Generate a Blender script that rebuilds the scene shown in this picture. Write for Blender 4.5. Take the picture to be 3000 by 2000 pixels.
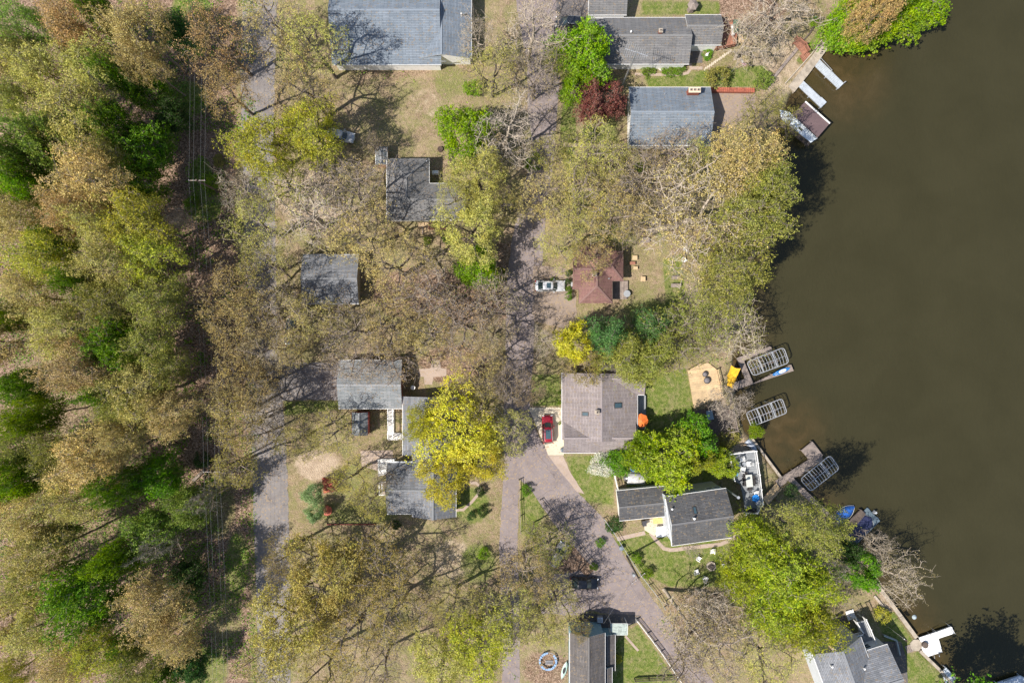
import bpy, bmesh, math, random
import numpy as np
from mathutils import Vector, Matrix

for o in list(bpy.data.objects): bpy.data.objects.remove(o)
SC = bpy.context.scene
COL = SC.collection

# ---------------------------------------------------------------- camera, sky, sun, exposure
HC = 109.0            # height of the drone above the ground, metres
K = 18.3              # photograph pixels per metre at ground level
cam = bpy.data.objects.new('camera', bpy.data.cameras.new('camera'))
COL.objects.link(cam)
cam.location = (0, 0, HC)
cam.rotation_euler = (0, 0, 0)
cam.data.sensor_width = 36.0
cam.data.lens = 36.0 * HC / (3000 / K)
cam.data.clip_start = 1.0
cam.data.clip_end = 5000.0
SC.camera = cam

SUN_AZ = math.radians(28)      # shadows fall this far north of east
SUN_EL = math.radians(54)
world = bpy.data.worlds.new('World'); SC.world = world; world.use_nodes = True
wn = world.node_tree; wn.nodes.clear()
sky = wn.nodes.new('ShaderNodeTexSky'); sky.sky_type = 'NISHITA'; sky.sun_disc = False
sky.sun_elevation = SUN_EL
sky.sun_rotation = math.radians(270) - SUN_AZ
bg = wn.nodes.new('ShaderNodeBackground'); bg.inputs[1].default_value = 0.105
wo = wn.nodes.new('ShaderNodeOutputWorld')
wn.links.new(sky.outputs[0], bg.inputs[0]); wn.links.new(bg.outputs[0], wo.inputs[0])
sun = bpy.data.objects.new('sun', bpy.data.lights.new('sun', 'SUN'))
COL.objects.link(sun)
sun.data.energy = 5.0; sun.data.angle = math.radians(0.5); sun.data.color = (1.0, 0.93, 0.84)
tosun = Vector((-math.cos(SUN_AZ) * math.cos(SUN_EL), -math.sin(SUN_AZ) * math.cos(SUN_EL), math.sin(SUN_EL)))
sun.rotation_euler = tosun.to_track_quat('Z', 'Y').to_euler()
sun.location = (-60, -40, 90)
SC.view_settings.view_transform = 'Standard'
SC.view_settings.look = 'None'
SC.view_settings.gamma = 1.0
SC.view_settings.exposure = 0.5
SC.view_settings.use_curve_mapping = False
SC.render.engine = 'CYCLES'
SC.cycles.max_bounces = 6
SC.cycles.transparent_max_bounces = 4
SC.cycles.caustics_reflective = False
SC.cycles.caustics_refractive = False

# ---------------------------------------------------------------- helpers
def W(px, py, z=0.0):
    """the point at height z that the photograph shows at pixel px, py"""
    s = (HC - z) / HC / K
    return Vector(((px - 1500) * s, (1000 - py) * s, z))
def S(px, z=0.0): return px / K * (HC - z) / HC

def vnoise(x, y, seed=0):
    """smooth value noise on numpy arrays, 0..1"""
    def h(i, j):
        n = (i * 374761393 + j * 668265263 + seed * 1442695041) & 0x7fffffff
        n = ((n ^ (n >> 13)) * 1274126177) & 0x7fffffff
        return ((n ^ (n >> 16)) & 0xffff) / 65535.0
    xi = np.floor(x).astype(np.int64); yi = np.floor(y).astype(np.int64)
    xf = x - xi; yf = y - yi
    u = xf * xf * (3 - 2 * xf); v = yf * yf * (3 - 2 * yf)
    return (h(xi, yi) * (1 - u) + h(xi + 1, yi) * u) * (1 - v) + (h(xi, yi + 1) * (1 - u) + h(xi + 1, yi + 1) * u) * v

class MB:
    def __init__(s): s.v = []; s.f = []; s.m = []; s.uv = []
    def add(s, vs, fs, mi=0, uvs=None):
        b = len(s.v); s.v += [tuple(p) for p in vs]
        for k, f in enumerate(fs):
            s.f.append([b + i for i in f]); s.m.append(mi)
            s.uv.append(uvs[k] if uvs else None)
        return s
    def box(s, c, size, rz=0.0, mi=0, taper=1.0):
        x, y, z = size[0] / 2, size[1] / 2, size[2] / 2
        ca, sa = math.cos(rz), math.sin(rz); vs = []
        for dz in (-z, z):
            t = taper if dz > 0 else 1.0
            for dx, dy in ((-x, -y), (x, -y), (x, y), (-x, y)):
                dx *= t; dy *= t
                vs.append((c[0] + dx * ca - dy * sa, c[1] + dx * sa + dy * ca, c[2] + dz))
        return s.add(vs, [(3, 2, 1, 0), (4, 5, 6, 7), (0, 1, 5, 4), (1, 2, 6, 5), (2, 3, 7, 6), (3, 0, 4, 7)], mi)
    def bar(s, p0, p1, w, h, mi=0):
        p0 = Vector(p0); p1 = Vector(p1); d = (p1 - p0); L = d.length
        if L < 1e-6: return s
        d.normalize(); up = Vector((0, 0, 1))
        if abs(d.z) > 0.95: up = Vector((1, 0, 0))
        a = d.cross(up).normalized(); b = a.cross(d).normalized()
        vs = []
        for p in (p0, p1):
            for i, j in ((-1, -1), (1, -1), (1, 1), (-1, 1)):
                vs.append(p + a * (i * w / 2) + b * (j * h / 2))
        return s.add(vs, [(0, 1, 2, 3), (7, 6, 5, 4), (0, 4, 5, 1), (1, 5, 6, 2), (2, 6, 7, 3), (3, 7, 4, 0)], mi)
    def tube(s, pts, r, n=6, mi=0, r1=None):
        pts = [Vector(p) for p in pts]; N = len(pts); vs = []; fs = []
        for k, p in enumerate(pts):
            d = (pts[min(k + 1, N - 1)] - pts[max(k - 1, 0)])
            if d.length < 1e-9: d = Vector((0, 0, 1))
            d.normalize(); up = Vector((0, 0, 1)) if abs(d.z) < 0.9 else Vector((1, 0, 0))
            a = d.cross(up).normalized(); b = a.cross(d).normalized()
            rr = r if r1 is None else r + (r1 - r) * k / max(1, N - 1)
            for i in range(n):
                t = 2 * math.pi * i / n
                vs.append(p + a * math.cos(t) * rr + b * math.sin(t) * rr)
        for k in range(N - 1):
            for i in range(n):
                j = (i + 1) % n
                fs.append((k * n + i, k * n + j, (k + 1) * n + j, (k + 1) * n + i))
        fs.append(tuple(range(n))); fs.append(tuple((N - 1) * n + i for i in reversed(range(n))))
        return s.add(vs, fs, mi)
    def lathe(s, c, prof, n=16, mi=0):
        vs = []; fs = []
        for r, z in prof:
            for i in range(n):
                t = 2 * math.pi * i / n
                vs.append((c[0] + r * math.cos(t), c[1] + r * math.sin(t), c[2] + z))
        for k in range(len(prof) - 1):
            for i in range(n):
                j = (i + 1) % n
                fs.append((k * n + i, k * n + j, (k + 1) * n + j, (k + 1) * n + i))
        fs.append(tuple(reversed(range(n)))); fs.append(tuple((len(prof) - 1) * n + i for i in range(n)))
        return s.add(vs, fs, mi)
    def prism(s, poly, z0, z1, mi=0, mside=None):
        n = len(poly)
        A = sum(poly[i][0] * poly[(i + 1) % n][1] - poly[(i + 1) % n][0] * poly[i][1] for i in range(n))
        if A < 0: poly = list(reversed(poly))
        vs = [(p[0], p[1], z0) for p in poly] + [(p[0], p[1], z1) for p in poly]
        s.add(vs, [tuple(n + i for i in range(n))], mi)
        s.add(vs, [(i, (i + 1) % n, n + (i + 1) % n, n + i) for i in range(n)] + [tuple(reversed(range(n)))], mi if mside is None else mside)
        return s

def offs(parent):
    v = Vector((0, 0, 0))
    while parent is not None:
        v = v + parent.location; parent = parent.parent
    return v
def build(name, mb, mats, parent=None, world=True, smooth=False, kind=None, label=None):
    """link the shape as ONE mesh object; a top-level mesh gets its origin at its base"""
    if not isinstance(mats, (list, tuple)): mats = [mats]
    vs = mb.v
    o_loc = Vector((0, 0, 0))
    if world:
        if parent is not None: off = offs(parent)
        else:
            a = np.array(vs); off = Vector(((a[:, 0].min() + a[:, 0].max()) / 2, (a[:, 1].min() + a[:, 1].max()) / 2, a[:, 2].min())); o_loc = off
        vs = [(v[0] - off[0], v[1] - off[1], v[2] - off[2]) for v in vs]
    me = bpy.data.meshes.new(name); me.from_pydata(vs, [], mb.f)
    for m in mats: me.materials.append(m)
    me.polygons.foreach_set('material_index', mb.m)
    if any(u is not None for u in mb.uv):
        ul = me.uv_layers.new(name='UVMap'); flat = []
        for f, u in zip(mb.f, mb.uv):
            if u is None: flat += [0.0, 0.0] * len(f)
            else:
                for a in u: flat += [a[0], a[1]]
        ul.data.foreach_set('uv', flat)
    if smooth: me.polygons.foreach_set('use_smooth', [True] * len(me.polygons))
    me.update()
    o = bpy.data.objects.new(name, me); COL.objects.link(o); o.location = o_loc
    if parent is not None: o.parent = parent
    if kind: o['kind'] = kind
    if label: o['label'] = label
    return o
def thing(name, label, cat, loc=(0, 0, 0), rz=0.0, group=None):
    o = bpy.data.objects.new(name, None); COL.objects.link(o)
    o.empty_display_size = 0.3
    o.location = loc; o.rotation_euler = (0, 0, rz)
    o['label'] = label; o['category'] = cat
    if group: o['group'] = group
    return o
def tag(o, label, cat, group=None):
    o['label'] = label; o['category'] = cat
    if group: o['group'] = group
    return o
KIDS = {}
def dup(root, loc, rz, label, group=None, scale=None):
    """a copy of a thing with copies of its parts and sub-parts"""
    if root.name not in KIDS: KIDS[root.name] = [(c, list(c.children)) for c in root.children]
    r = root.copy(); COL.objects.link(r); r.location = loc; r.rotation_euler = (0, 0, rz); r['label'] = label
    if group: r['group'] = group
    if scale is not None: r.scale = scale
    for c, gs in KIDS[root.name]:
        d = c.copy(); COL.objects.link(d); d.parent = r
        for g in gs:
            e = g.copy(); COL.objects.link(e); e.parent = d
    return r

# ---------------------------------------------------------------- materials
MATS = {}
def nodes(name):
    m = bpy.data.materials.new(name); m.use_nodes = True
    nt = m.node_tree; nt.nodes.clear()
    out = nt.nodes.new('ShaderNodeOutputMaterial'); MATS[name] = m
    return m, nt, out
class NT:
    def __init__(s, nt): s.nt = nt
    def n(s, t, **kw):
        x = s.nt.nodes.new(t)
        for k, v in kw.items(): setattr(x, k, v)
        return x
    def l(s, a, b): s.nt.links.new(a, b)
    def noise(s, vec, scale, detail=4, rough=0.6, dist=0.0):
        x = s.n('ShaderNodeTexNoise'); x.inputs['Scale'].default_value = scale
        x.inputs['Detail'].default_value = detail; x.inputs['Roughness'].default_value = rough; x.inputs['Distortion'].default_value = dist
        if vec is not None: s.l(vec, x.inputs['Vector'])
        return x.outputs['Fac']
    def ramp(s, fac, stops):
        x = s.n('ShaderNodeValToRGB'); e = x.color_ramp.elements
        while len(e) > 1: e.remove(e[-1])
        e[0].position = stops[0][0]; e[0].color = (*stops[0][1], 1)
        for p, c in stops[1:]:
            k = e.new(p); k.color = (*c, 1)
        s.l(fac, x.inputs[0]); return x.outputs[0]
    def mix(s, fac, a, b, mode='MIX'):
        x = s.n('ShaderNodeMix', data_type='RGBA', blend_type=mode)
        if isinstance(fac, (int, float)): x.inputs[0].default_value = fac
        else: s.l(fac, x.inputs[0])
        for i, c in ((6, a), (7, b)):
            if isinstance(c, tuple): x.inputs[i].default_value = (*c, 1)
            else: s.l(c, x.inputs[i])
        return x.outputs[2]
    def math(s, op, a, b=None, c=None):
        x = s.n('ShaderNodeMath', operation=op)
        for i, q in enumerate((a, b, c)):
            if q is None: continue
            if isinstance(q, (int, float)): x.inputs[i].default_value = q
            else: s.l(q, x.inputs[i])
        return x.outputs[0]
    def bump(s, h, dist, strength=1.0):
        x = s.n('ShaderNodeBump'); x.inputs['Distance'].default_value = dist; x.inputs['Strength'].default_value = strength
        s.l(h, x.inputs['Height']); return x.outputs[0]

def plain(name, col, rough=0.6, metal=0.0, var=0.12, scale=3.0, bump=0.0, spec=0.5, coat=0.0):
    m, nt, out = nodes(name); T = NT(nt)
    tc = T.n('ShaderNodeTexCoord').outputs['Object']
    oi = T.n('ShaderNodeObjectInfo').outputs['Random']
    add = T.n('ShaderNodeVectorMath', operation='ADD'); T.l(tc, add.inputs[0]); T.l(oi, add.inputs[1])
    nf = T.noise(add.outputs[0], scale, 5, 0.65)
    c = T.ramp(nf, [(0.28, tuple(max(0, x * (1 - var * 1.6)) for x in col)), (0.5, col), (0.75, tuple(min(1, x * (1 + var)) for x in col))])
    p = T.n('ShaderNodeBsdfPrincipled'); T.l(c, p.inputs['Base Color'])
    p.inputs['Roughness'].default_value = rough; p.inputs['Metallic'].default_value = metal
    p.inputs['Specular IOR Level'].default_value = spec; p.inputs['Coat Weight'].default_value = coat
    if bump: T.l(T.bump(T.noise(add.outputs[0], scale * 8, 3), bump), p.inputs['Normal'])
    T.l(p.outputs[0], out.inputs[0]); return m

def shingle(name, c1, c2, mottle=0.5, bw=1.1, bh=0.24):
    m, nt, out = nodes(name); T = NT(nt)
    uv = T.n('ShaderNodeUVMap').outputs[0]
    br = T.n('ShaderNodeTexBrick'); T.l(uv, br.inputs['Vector'])
    br.inputs['Color1'].default_value = (*c1, 1); br.inputs['Color2'].default_value = (*c2, 1)
    br.inputs['Mortar'].default_value = (*[x * 0.5 for x in c1], 1)
    br.inputs['Scale'].default_value = 1.0; br.inputs['Mortar Size'].default_value = 0.018
    br.inputs['Brick Width'].default_value = bw; br.inputs['Row Height'].default_value = bh; br.inputs['Bias'].default_value = -0.1
    n1 = T.noise(uv, 0.45, 6, 0.65); n2 = T.noise(uv, 14.0, 3, 0.7)
    st = T.n('ShaderNodeMapping'); T.l(uv, st.inputs[0]); st.inputs['Scale'].default_value = (1.4, 0.12, 1)
    n3 = T.noise(st.outputs[0], 1.0, 4, 0.6)
    c = T.mix(mottle, br.outputs['Color'], T.ramp(n1, [(0.3, (0.62, 0.62, 0.62)), (0.7, (1.25, 1.25, 1.25))]), 'MULTIPLY')
    c = T.mix(0.5, c, T.ramp(n2, [(0.3, (0.6, 0.6, 0.6)), (0.7, (1.35, 1.35, 1.35))]), 'MULTIPLY')
    c = T.mix(0.35, c, T.ramp(n3, [(0.35, (0.7, 0.72, 0.7)), (0.65, (1.15, 1.15, 1.15))]), 'MULTIPLY')
    pos = T.n('ShaderNodeNewGeometry').outputs['Position']
    v2 = T.n('ShaderNodeTexVoronoi', feature='F1'); v2.inputs['Scale'].default_value = 5.0; T.l(pos, v2.inputs['Vector'])
    s2 = T.n('ShaderNodeSeparateColor'); T.l(v2.outputs['Color'], s2.inputs[0])
    n4 = T.noise(pos, 0.5, 4, 0.6)
    lf = T.math('GREATER_THAN', T.math('ADD', s2.outputs[0], T.math('MULTIPLY', n4, 0.6)), 1.22)
    c = T.mix(T.math('MULTIPLY', lf, 0.5), c, (0.24, 0.18, 0.11))
    p = T.n('ShaderNodeBsdfPrincipled'); T.l(c, p.inputs['Base Color']); p.inputs['Roughness'].default_value = 0.9
    p.inputs['Specular IOR Level'].default_value = 0.25
    T.l(T.bump(T.math('ADD', br.outputs['Fac'], T.math('MULTIPLY', n2, -0.5)), -0.012), p.inputs['Normal'])
    T.l(p.outputs[0], out.inputs[0]); return m

def leafmat(name, c1, c2, c3=None, trans=0.3):
    m, nt, out = nodes(name); T = NT(nt)
    g = T.n('ShaderNodeNewGeometry'); oi = T.n('ShaderNodeObjectInfo')
    c3 = c3 or tuple(x * 0.6 for x in c1)
    a = T.ramp(g.outputs['Random Per Island'], [(0.0, c3), (0.35, c1), (0.7, c2), (1.0, tuple(min(1, x * 1.25) for x in c2))])
    tc = T.n('ShaderNodeTexCoord').outputs['Object']
    nf = T.noise(tc, 0.55, 3, 0.6)
    a = T.mix(0.75, a, T.ramp(nf, [(0.3, (0.66, 0.74, 0.62)), (0.52, (1, 1, 1)), (0.72, (1.25, 1.16, 1.05))]), 'MULTIPLY')
    hs = T.n('ShaderNodeHueSaturation')
    T.l(a, hs.inputs['Color'])
    nh = T.noise(tc, 0.9, 4, 0.65)
    T.l(T.math('ADD', T.math('ADD', T.math('MULTIPLY', oi.outputs['Random'], 0.03), 0.485), T.math('MULTIPLY', T.math('SUBTRACT', nh, 0.47), 0.1)), hs.inputs['Hue'])
    T.l(T.math('ADD', T.math('MULTIPLY', T.noise(tc, 0.4, 3, 0.6), 0.5), 0.78), hs.inputs['Saturation'])
    T.l(T.math('ADD', T.math('MULTIPLY', oi.outputs['Random'], 0.3), 0.85), hs.inputs['Value'])
    d = T.n('ShaderNodeBsdfPrincipled'); T.l(hs.outputs[0], d.inputs['Base Color']); d.inputs['Roughness'].default_value = 0.6
    d.inputs['Specular IOR Level'].default_value = 0.25
    t = T.n('ShaderNodeBsdfTranslucent'); T.l(hs.outputs[0], t.inputs['Color'])
    mx = T.n('ShaderNodeMixShader'); mx.inputs[0].default_value = trans
    T.l(d.outputs[0], mx.inputs[1]); T.l(t.outputs[0], mx.inputs[2]); T.l(mx.outputs[0], out.inputs[0]); return m

SH_BLUE = shingle('blue_grey_shingles', (0.175, 0.21, 0.255), (0.23, 0.265, 0.31))
SH_GREY = shingle('grey_shingles', (0.165, 0.165, 0.17), (0.215, 0.21, 0.21))
SH_DGREY = shingle('dark_grey_shingles', (0.09, 0.09, 0.095), (0.13, 0.13, 0.135))
SH_LGREY = shingle('light_grey_shingles', (0.175, 0.185, 0.205), (0.25, 0.26, 0.285), 0.6)
SH_PALE = shingle('weathered_pale_grey_shingles', (0.21, 0.23, 0.245), (0.29, 0.30, 0.315), 0.7)
SH_TAUPE = shingle('taupe_shingles', (0.25, 0.215, 0.215), (0.315, 0.275, 0.27))
SH_RED = shingle('red_brown_shingles', (0.21, 0.115, 0.105), (0.265, 0.15, 0.135))
SH_BROWN = shingle('grey_brown_shingles', (0.12, 0.11, 0.108), (0.165, 0.15, 0.145), 0.65)
WHITE = plain('white_siding', (0.84, 0.84, 0.83), 0.5, var=0.08, scale=1.2)
WPAINT = plain('white_paint', (0.78, 0.78, 0.77), 0.4, var=0.06)
PALEG = plain('pale_grey_siding', (0.50, 0.54, 0.58), 0.5, var=0.06, scale=1.0)
BLUEW = plain('dusty_blue_siding', (0.18, 0.33, 0.42), 0.5, var=0.08)
TANW = plain('tan_siding', (0.42, 0.34, 0.24), 0.6, var=0.1)
BRICKW = plain('red_brick_wall', (0.26, 0.08, 0.05), 0.8, var=0.3, scale=9)
GLASS = plain('dark_window_glass', (0.03, 0.045, 0.05), 0.08, var=0.3, scale=0.8, spec=0.8)
SKYL = plain('tinted_roof_glass', (0.05, 0.09, 0.11), 0.06, var=0.2, spec=0.9)
BLACK = plain('black_plastic', (0.025, 0.025, 0.028), 0.45)
ALU = plain('aluminium', (0.62, 0.63, 0.65), 0.35, 0.6, var=0.08)
GALV = plain('galvanised_steel', (0.42, 0.44, 0.46), 0.45, 0.5)
CONC = plain('weathered_concrete', (0.36, 0.31, 0.25), 0.85, var=0.28, scale=1.1, bump=0.004)
CONCL = plain('pale_concrete', (0.52, 0.46, 0.36), 0.85, var=0.12, scale=0.8, bump=0.002)
STONE = plain('stone', (0.40, 0.34, 0.28), 0.85, var=0.25, scale=3, bump=0.006)
TRIMR = plain('red_painted_trim', (0.30, 0.045, 0.035), 0.5)
IRON = plain('dark_iron', (0.05, 0.045, 0.045), 0.6, 0.3)
def wood(name, col, var=0.3):
    m, nt, out = nodes(name); T = NT(nt)
    tc = T.n('ShaderNodeTexCoord').outputs['Object']; g = T.n('ShaderNodeNewGeometry').outputs['Random Per Island']
    nf = T.noise(tc, 2.2, 6, 0.7); n2 = T.noise(tc, 0.5, 3, 0.6)
    c = T.ramp(nf, [(0.25, tuple(x * (1 - var * 1.4) for x in col)), (0.55, col), (0.8, tuple(min(1, x * (1 + var * 0.8)) for x in col))])
    c = T.mix(0.7, c, T.ramp(g, [(0, (0.78, 0.78, 0.8)), (1, (1.2, 1.17, 1.12))]), 'MULTIPLY')
    c = T.mix(0.5, c, T.ramp(n2, [(0.35, (0.7, 0.7, 0.72)), (0.65, (1.15, 1.13, 1.1))]), 'MULTIPLY')
    p = T.n('ShaderNodeBsdfPrincipled'); T.l(c, p.inputs['Base Color']); p.inputs['Roughness'].default_value = 0.8
    T.l(T.bump(nf, 0.004), p.inputs['Normal']); T.l(p.outputs[0], out.inputs[0]); return m
W_GREY = wood('weathered_grey_wood', (0.27, 0.225, 0.20))
W_TAN = wood('tan_new_wood', (0.56, 0.42, 0.25), 0.15)
W_RED = wood('red_stained_wood', (0.32, 0.15, 0.10))
W_DARK = wood('dark_brown_wood', (0.115, 0.09, 0.075))
W_DGREY = wood('slate_grey_composite', (0.24, 0.26, 0.28), 0.1)
W_PURPLE = wood('brown_purple_membrane', (0.125, 0.085, 0.09), 0.12)
W_ALU = plain('white_aluminium_planks', (0.55, 0.60, 0.66), 0.4, 0.3, var=0.15, scale=1.5)
BARK = plain('grey_brown_bark', (0.13, 0.105, 0.085), 0.9, var=0.35, scale=2.5)
BARKP = plain('pale_bark', (0.40, 0.34, 0.27), 0.85, var=0.35, scale=1.5)
BARKM = plain('mid_grey_bark', (0.25, 0.205, 0.17), 0.85, var=0.35, scale=1.5)
# ---------------------------------------------------------------- the ground
SHORE = [(2700, -400), (2560, -60), (2463, 92), (2361, 219), (2318, 275), (2290, 340), (2262, 420), (2246, 480), (2236, 560), (2226, 640),
         (2212, 760), (2192, 860), (2180, 950), (2150, 1040), (2146, 1090), (2156, 1150), (2166, 1220), (2184, 1270), (2203, 1284),
         (2290, 1404), (2320, 1402), (2436, 1515), (2470, 1566), (2520, 1640), (2578, 1714), (2640, 1800), (2690, 1868), (2706, 1910),
         (2752, 1950), (2792, 2000), (2900, 2150), (3100, 2500)]
SHW = [W(*p).xy for p in SHORE]
def seg_dist(X, Y, pts):
    D = np.full(X.shape, 1e9)
    for a, b in zip(pts[:-1], pts[1:]):
        ax, ay = a[0], a[1]; dx, dy = b[0] - ax, b[1] - ay
        t = np.clip(((X - ax) * dx + (Y - ay) * dy) / (dx * dx + dy * dy + 1e-12), 0, 1)
        D = np.minimum(D, np.hypot(X - ax - t * dx, Y - ay - t * dy))
    return D
def inside(X, Y, poly):
    r = np.zeros(X.shape, bool); n = len(poly)
    for i in range(n):
        x0, y0 = poly[i][0], poly[i][1]; x1, y1 = poly[(i + 1) % n][0], poly[(i + 1) % n][1]
        if y0 == y1: continue
        c = ((y0 > Y) != (y1 > Y)) & (X < (x1 - x0) * (Y - y0) / (y1 - y0) + x0)
        r ^= c
    return r
def landsign(X, Y):
    """signed distance to the shore line, positive on land"""
    big = 4000.0
    poly = [(-big, big)] + [(SHW[0][0] + 300, big)] + [tuple(p) for p in SHW] + [(SHW[-1][0] + 300, -big), (-big, -big)]
    D = seg_dist(X, Y, [(SHW[0][0] + 300, big)] + [tuple(p) for p in SHW] + [(SHW[-1][0] + 300, -big)])
    return np.where(inside(X, Y, poly), D, -D)
def axis(lo, hi, step, far):
    a = np.arange(lo, hi + 1e-6, step)
    ext = []; x = step
    while x < far: x *= 1.5; ext.append(x)
    ext = np.array(ext)
    return np.concatenate([(lo - ext)[::-1], a, hi + ext])
gx = axis(-96, 78, 0.5, 1800); gy = axis(-66, 66, 0.5, 1800)
GX, GY = np.meshgrid(gx, gy)
D = landsign(GX, GY)
t = np.clip((D + 0.9) / 1.5, 0, 1); t = t * t * (3 - 2 * t)
GZ = -1.3 * (1 - t) - np.clip(-D * 0.06, 0, 1.8) - 0.03 * vnoise(GX * 0.6, GY * 0.6, 3) * (t > 0.99)
def grid_mesh(name, gx, gy, GZ, mat, attrs=None, smooth=True):
    ny, nx = GZ.shape
    GXX, GYY = np.meshgrid(gx, gy)
    co = np.stack([GXX, GYY, GZ], -1).reshape(-1, 3).astype(np.float32)
    idx = np.arange(nx * ny).reshape(ny, nx)
    q = np.stack([idx[:-1, :-1], idx[:-1, 1:], idx[1:, 1:], idx[1:, :-1]], -1).reshape(-1, 4)
    me = bpy.data.meshes.new(name)
    me.vertices.add(len(co)); me.vertices.foreach_set('co', co.ravel())
    me.loops.add(q.size); me.loops.foreach_set('vertex_index', q.ravel().astype(np.int32))
    me.polygons.add(len(q)); me.polygons.foreach_set('loop_start', np.arange(0, q.size, 4, dtype=np.int32))
    me.polygons.foreach_set('use_smooth', np.full(len(q), smooth))
    me.update(calc_edges=True)
    for k, a in (attrs or {}).items():
        at = me.attributes.new(k, 'FLOAT', 'POINT'); at.data.foreach_set('value', a.ravel().astype(np.float32))
    me.materials.append(mat)
    o = bpy.data.objects.new(name, me); COL.objects.link(o); o['kind'] = 'structure'
    return o

def blob_mask(blobs):
    M = np.zeros(GX.shape)
    for b in blobs:
        px, py, rx, ry, a = b[:5]
        c = W(px, py); dx = (GX - c.x) / (rx / K); dy = (GY - c.y) / (ry / K)
        if len(b) > 5:
            r = math.radians(b[5]); dx2 = (GX - c.x) * math.cos(r) + (GY - c.y) * math.sin(r); dy2 = -(GX - c.x) * math.sin(r) + (GY - c.y) * math.cos(r)
            dx = dx2 / (rx / K); dy = dy2 / (ry / K)
        d = np.sqrt(dx * dx + dy * dy)
        M = np.maximum(M, a * np.clip((1.25 - d) / 0.5, 0, 1))
    return M
def poly_mask(polys, soft=0.8):
    M = np.zeros(GX.shape)
    for a, pts in polys:
        P = [tuple(W(*p).xy) for p in pts]; ins = inside(GX, GY, P)
        d = seg_dist(GX, GY, P + [P[0]]); d = np.where(ins, d, -d)
        M = np.maximum(M, a * np.clip(d / soft + 0.5, 0, 1))
    return M
LAWN_P = [(1.0, [(1888, 1110), (2010, 1075), (2034, 1200), (2034, 1300), (1900, 1320), (1880, 1200)]),
          (1.0, [(1815, 1862), (1868, 1828), (1990, 2000), (2010, 2060), (1790, 2060), (1795, 1900)]),
          (.85, [(1655, 1335), (1800, 1330), (1800, 1480), (1700, 1470)]),
          (.85, [(1550, 1095), (1640, 1095), (1645, 1190), (1560, 1190)]),
          (.75, [(1790, 1580), (1900, 1545), (2140, 1590), (2150, 1720), (1960, 1720), (1880, 1680)]),
          (.8, [(1524, 1400), (1570, 1440), (1600, 1500), (1560, 1580), (1520, 1560)]),
          (1.0, [(2640, 1930), (2690, 1905), (2760, 1975), (2790, 2060), (2650, 2060)]),
          (.9, [(2560, 1790), (2620, 1790), (2680, 1880), (2660, 1930), (2600, 1900)]),
          (.9, [(1885, 222), (2080, 205), (2240, 190), (2260, 255), (1900, 256)]),
          (.95, [(2350, 190), (2440, 90), (2465, 60), (2420, 60), (2330, 180)]),
          (.7, [(1880, 0), (2110, 0), (2115, 45), (1870, 50)]),
          (.85, [(1940, 760), (2000, 740), (2010, 880), (1950, 900)]),
          (.9, [(1835, 1430), (2000, 1430), (2140, 1400), (2140, 1300), (1900, 1330), (1830, 1380)]),
          (.8, [(830, 1172), (1000, 1172), (1000, 1200), (830, 1220)])]
lawn = np.maximum(poly_mask(LAWN_P), blob_mask([
    (560, 60, 60, 120, .95), (500, 330, 40, 120, .6), (545, 290, 70, 60, .7), (590, 520, 35, 60, .9), (600, 600, 60, 60, .6), (640, 1480, 60, 120, .5), (695, 1650, 40, 110, .6),
    (660, 1800, 60, 130, .5), (600, 1960, 80, 80, .6), (1760, 380, 60, 90, .6), (1665, 390, 25, 120, .8), (1100, 1420, 160, 90, .5), (1050, 1500, 150, 40, .55), (1120, 1280, 60, 60, .4),
    (1380, 1480, 60, 60, .7), (1180, 1620, 200, 60, .35), (1400, 1650, 60, 70, .6), (1730, 600, 100, 60, .5), (1800, 690, 80, 40, .6), (1380, 560, 90, 40, .4), (1180, 300, 120, 60, .25),
    (2300, 1560, 60, 60, .5), (2200, 1520, 40, 50, .5), (1320, 240, 60, 60, .5), (2270, 60, 120, 80, .3), (1700, 650, 60, 40, .5), (1900, 920, 90, 50, .6), (2100, 1310, 60, 50, .5),
    (560, 1750, 40, 200, .5), (250, 1000, 250, 900, .42)]))
litter = np.maximum(poly_mask([(1.0, [(-600, -600), (700, -600), (690, 600), (715, 1000), (735, 1400), (735, 2700), (-600, 2700)])], 2.0),
    blob_mask([(2180, 40, 130, 60, .8), (1690, 1640, 60, 60, .9), (1230, 860, 150, 80, .85), (1400, 900, 120, 60, .7), (1480, 780, 60, 90, .6), (1600, 1960, 80, 60, .6), (1200, 1700, 120, 80, .4),
               (1150, 200, 130, 40, .5), (1330, 1070, 110, 60, .8), (2050, 700, 120, 80, .5), (2050, 1800, 120, 90, .5), (980, 1720, 150, 60, .3), (2110, 1010, 80, 50, .5), (1450, 1700, 60, 200, .4)]))
sand = blob_mask([(880, 560, 110, 70, .9), (960, 640, 130, 50, .7), (930, 1360, 70, 50, .8), (1330, 1640, 80, 70, .5), (1250, 300, 60, 50, .4), (2280, 190, 90, 110, .5), (2300, 60, 100, 60, .4),
                  (1450, 1090, 40, 90, .5), (1120, 500, 60, 40, .3), (2030, 860, 60, 40, .6), (2600, 1740, 30, 60, .6), (2080, 760, 60, 60, .5), (2160, 1310, 40, 40, .6)])
m, nt, out = nodes('ground_soil_grass_litter'); T = NT(nt)
pos = T.n('ShaderNodeNewGeometry').outputs['Position']
def attr(k): return T.n('ShaderNodeAttribute', attribute_name=k).outputs['Fac']
def edge(a, nf, amt=0.9):   # noisy soft edge of a zone
    x = T.math('ADD', a, T.math('MULTIPLY', T.math('SUBTRACT', nf, 0.5), amt))
    mr = T.n('ShaderNodeMapRange', interpolation_type='SMOOTHSTEP'); T.l(x, mr.inputs[0]); mr.inputs[1].default_value = 0.32; mr.inputs[2].default_value = 0.68
    return mr.outputs[0]
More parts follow.
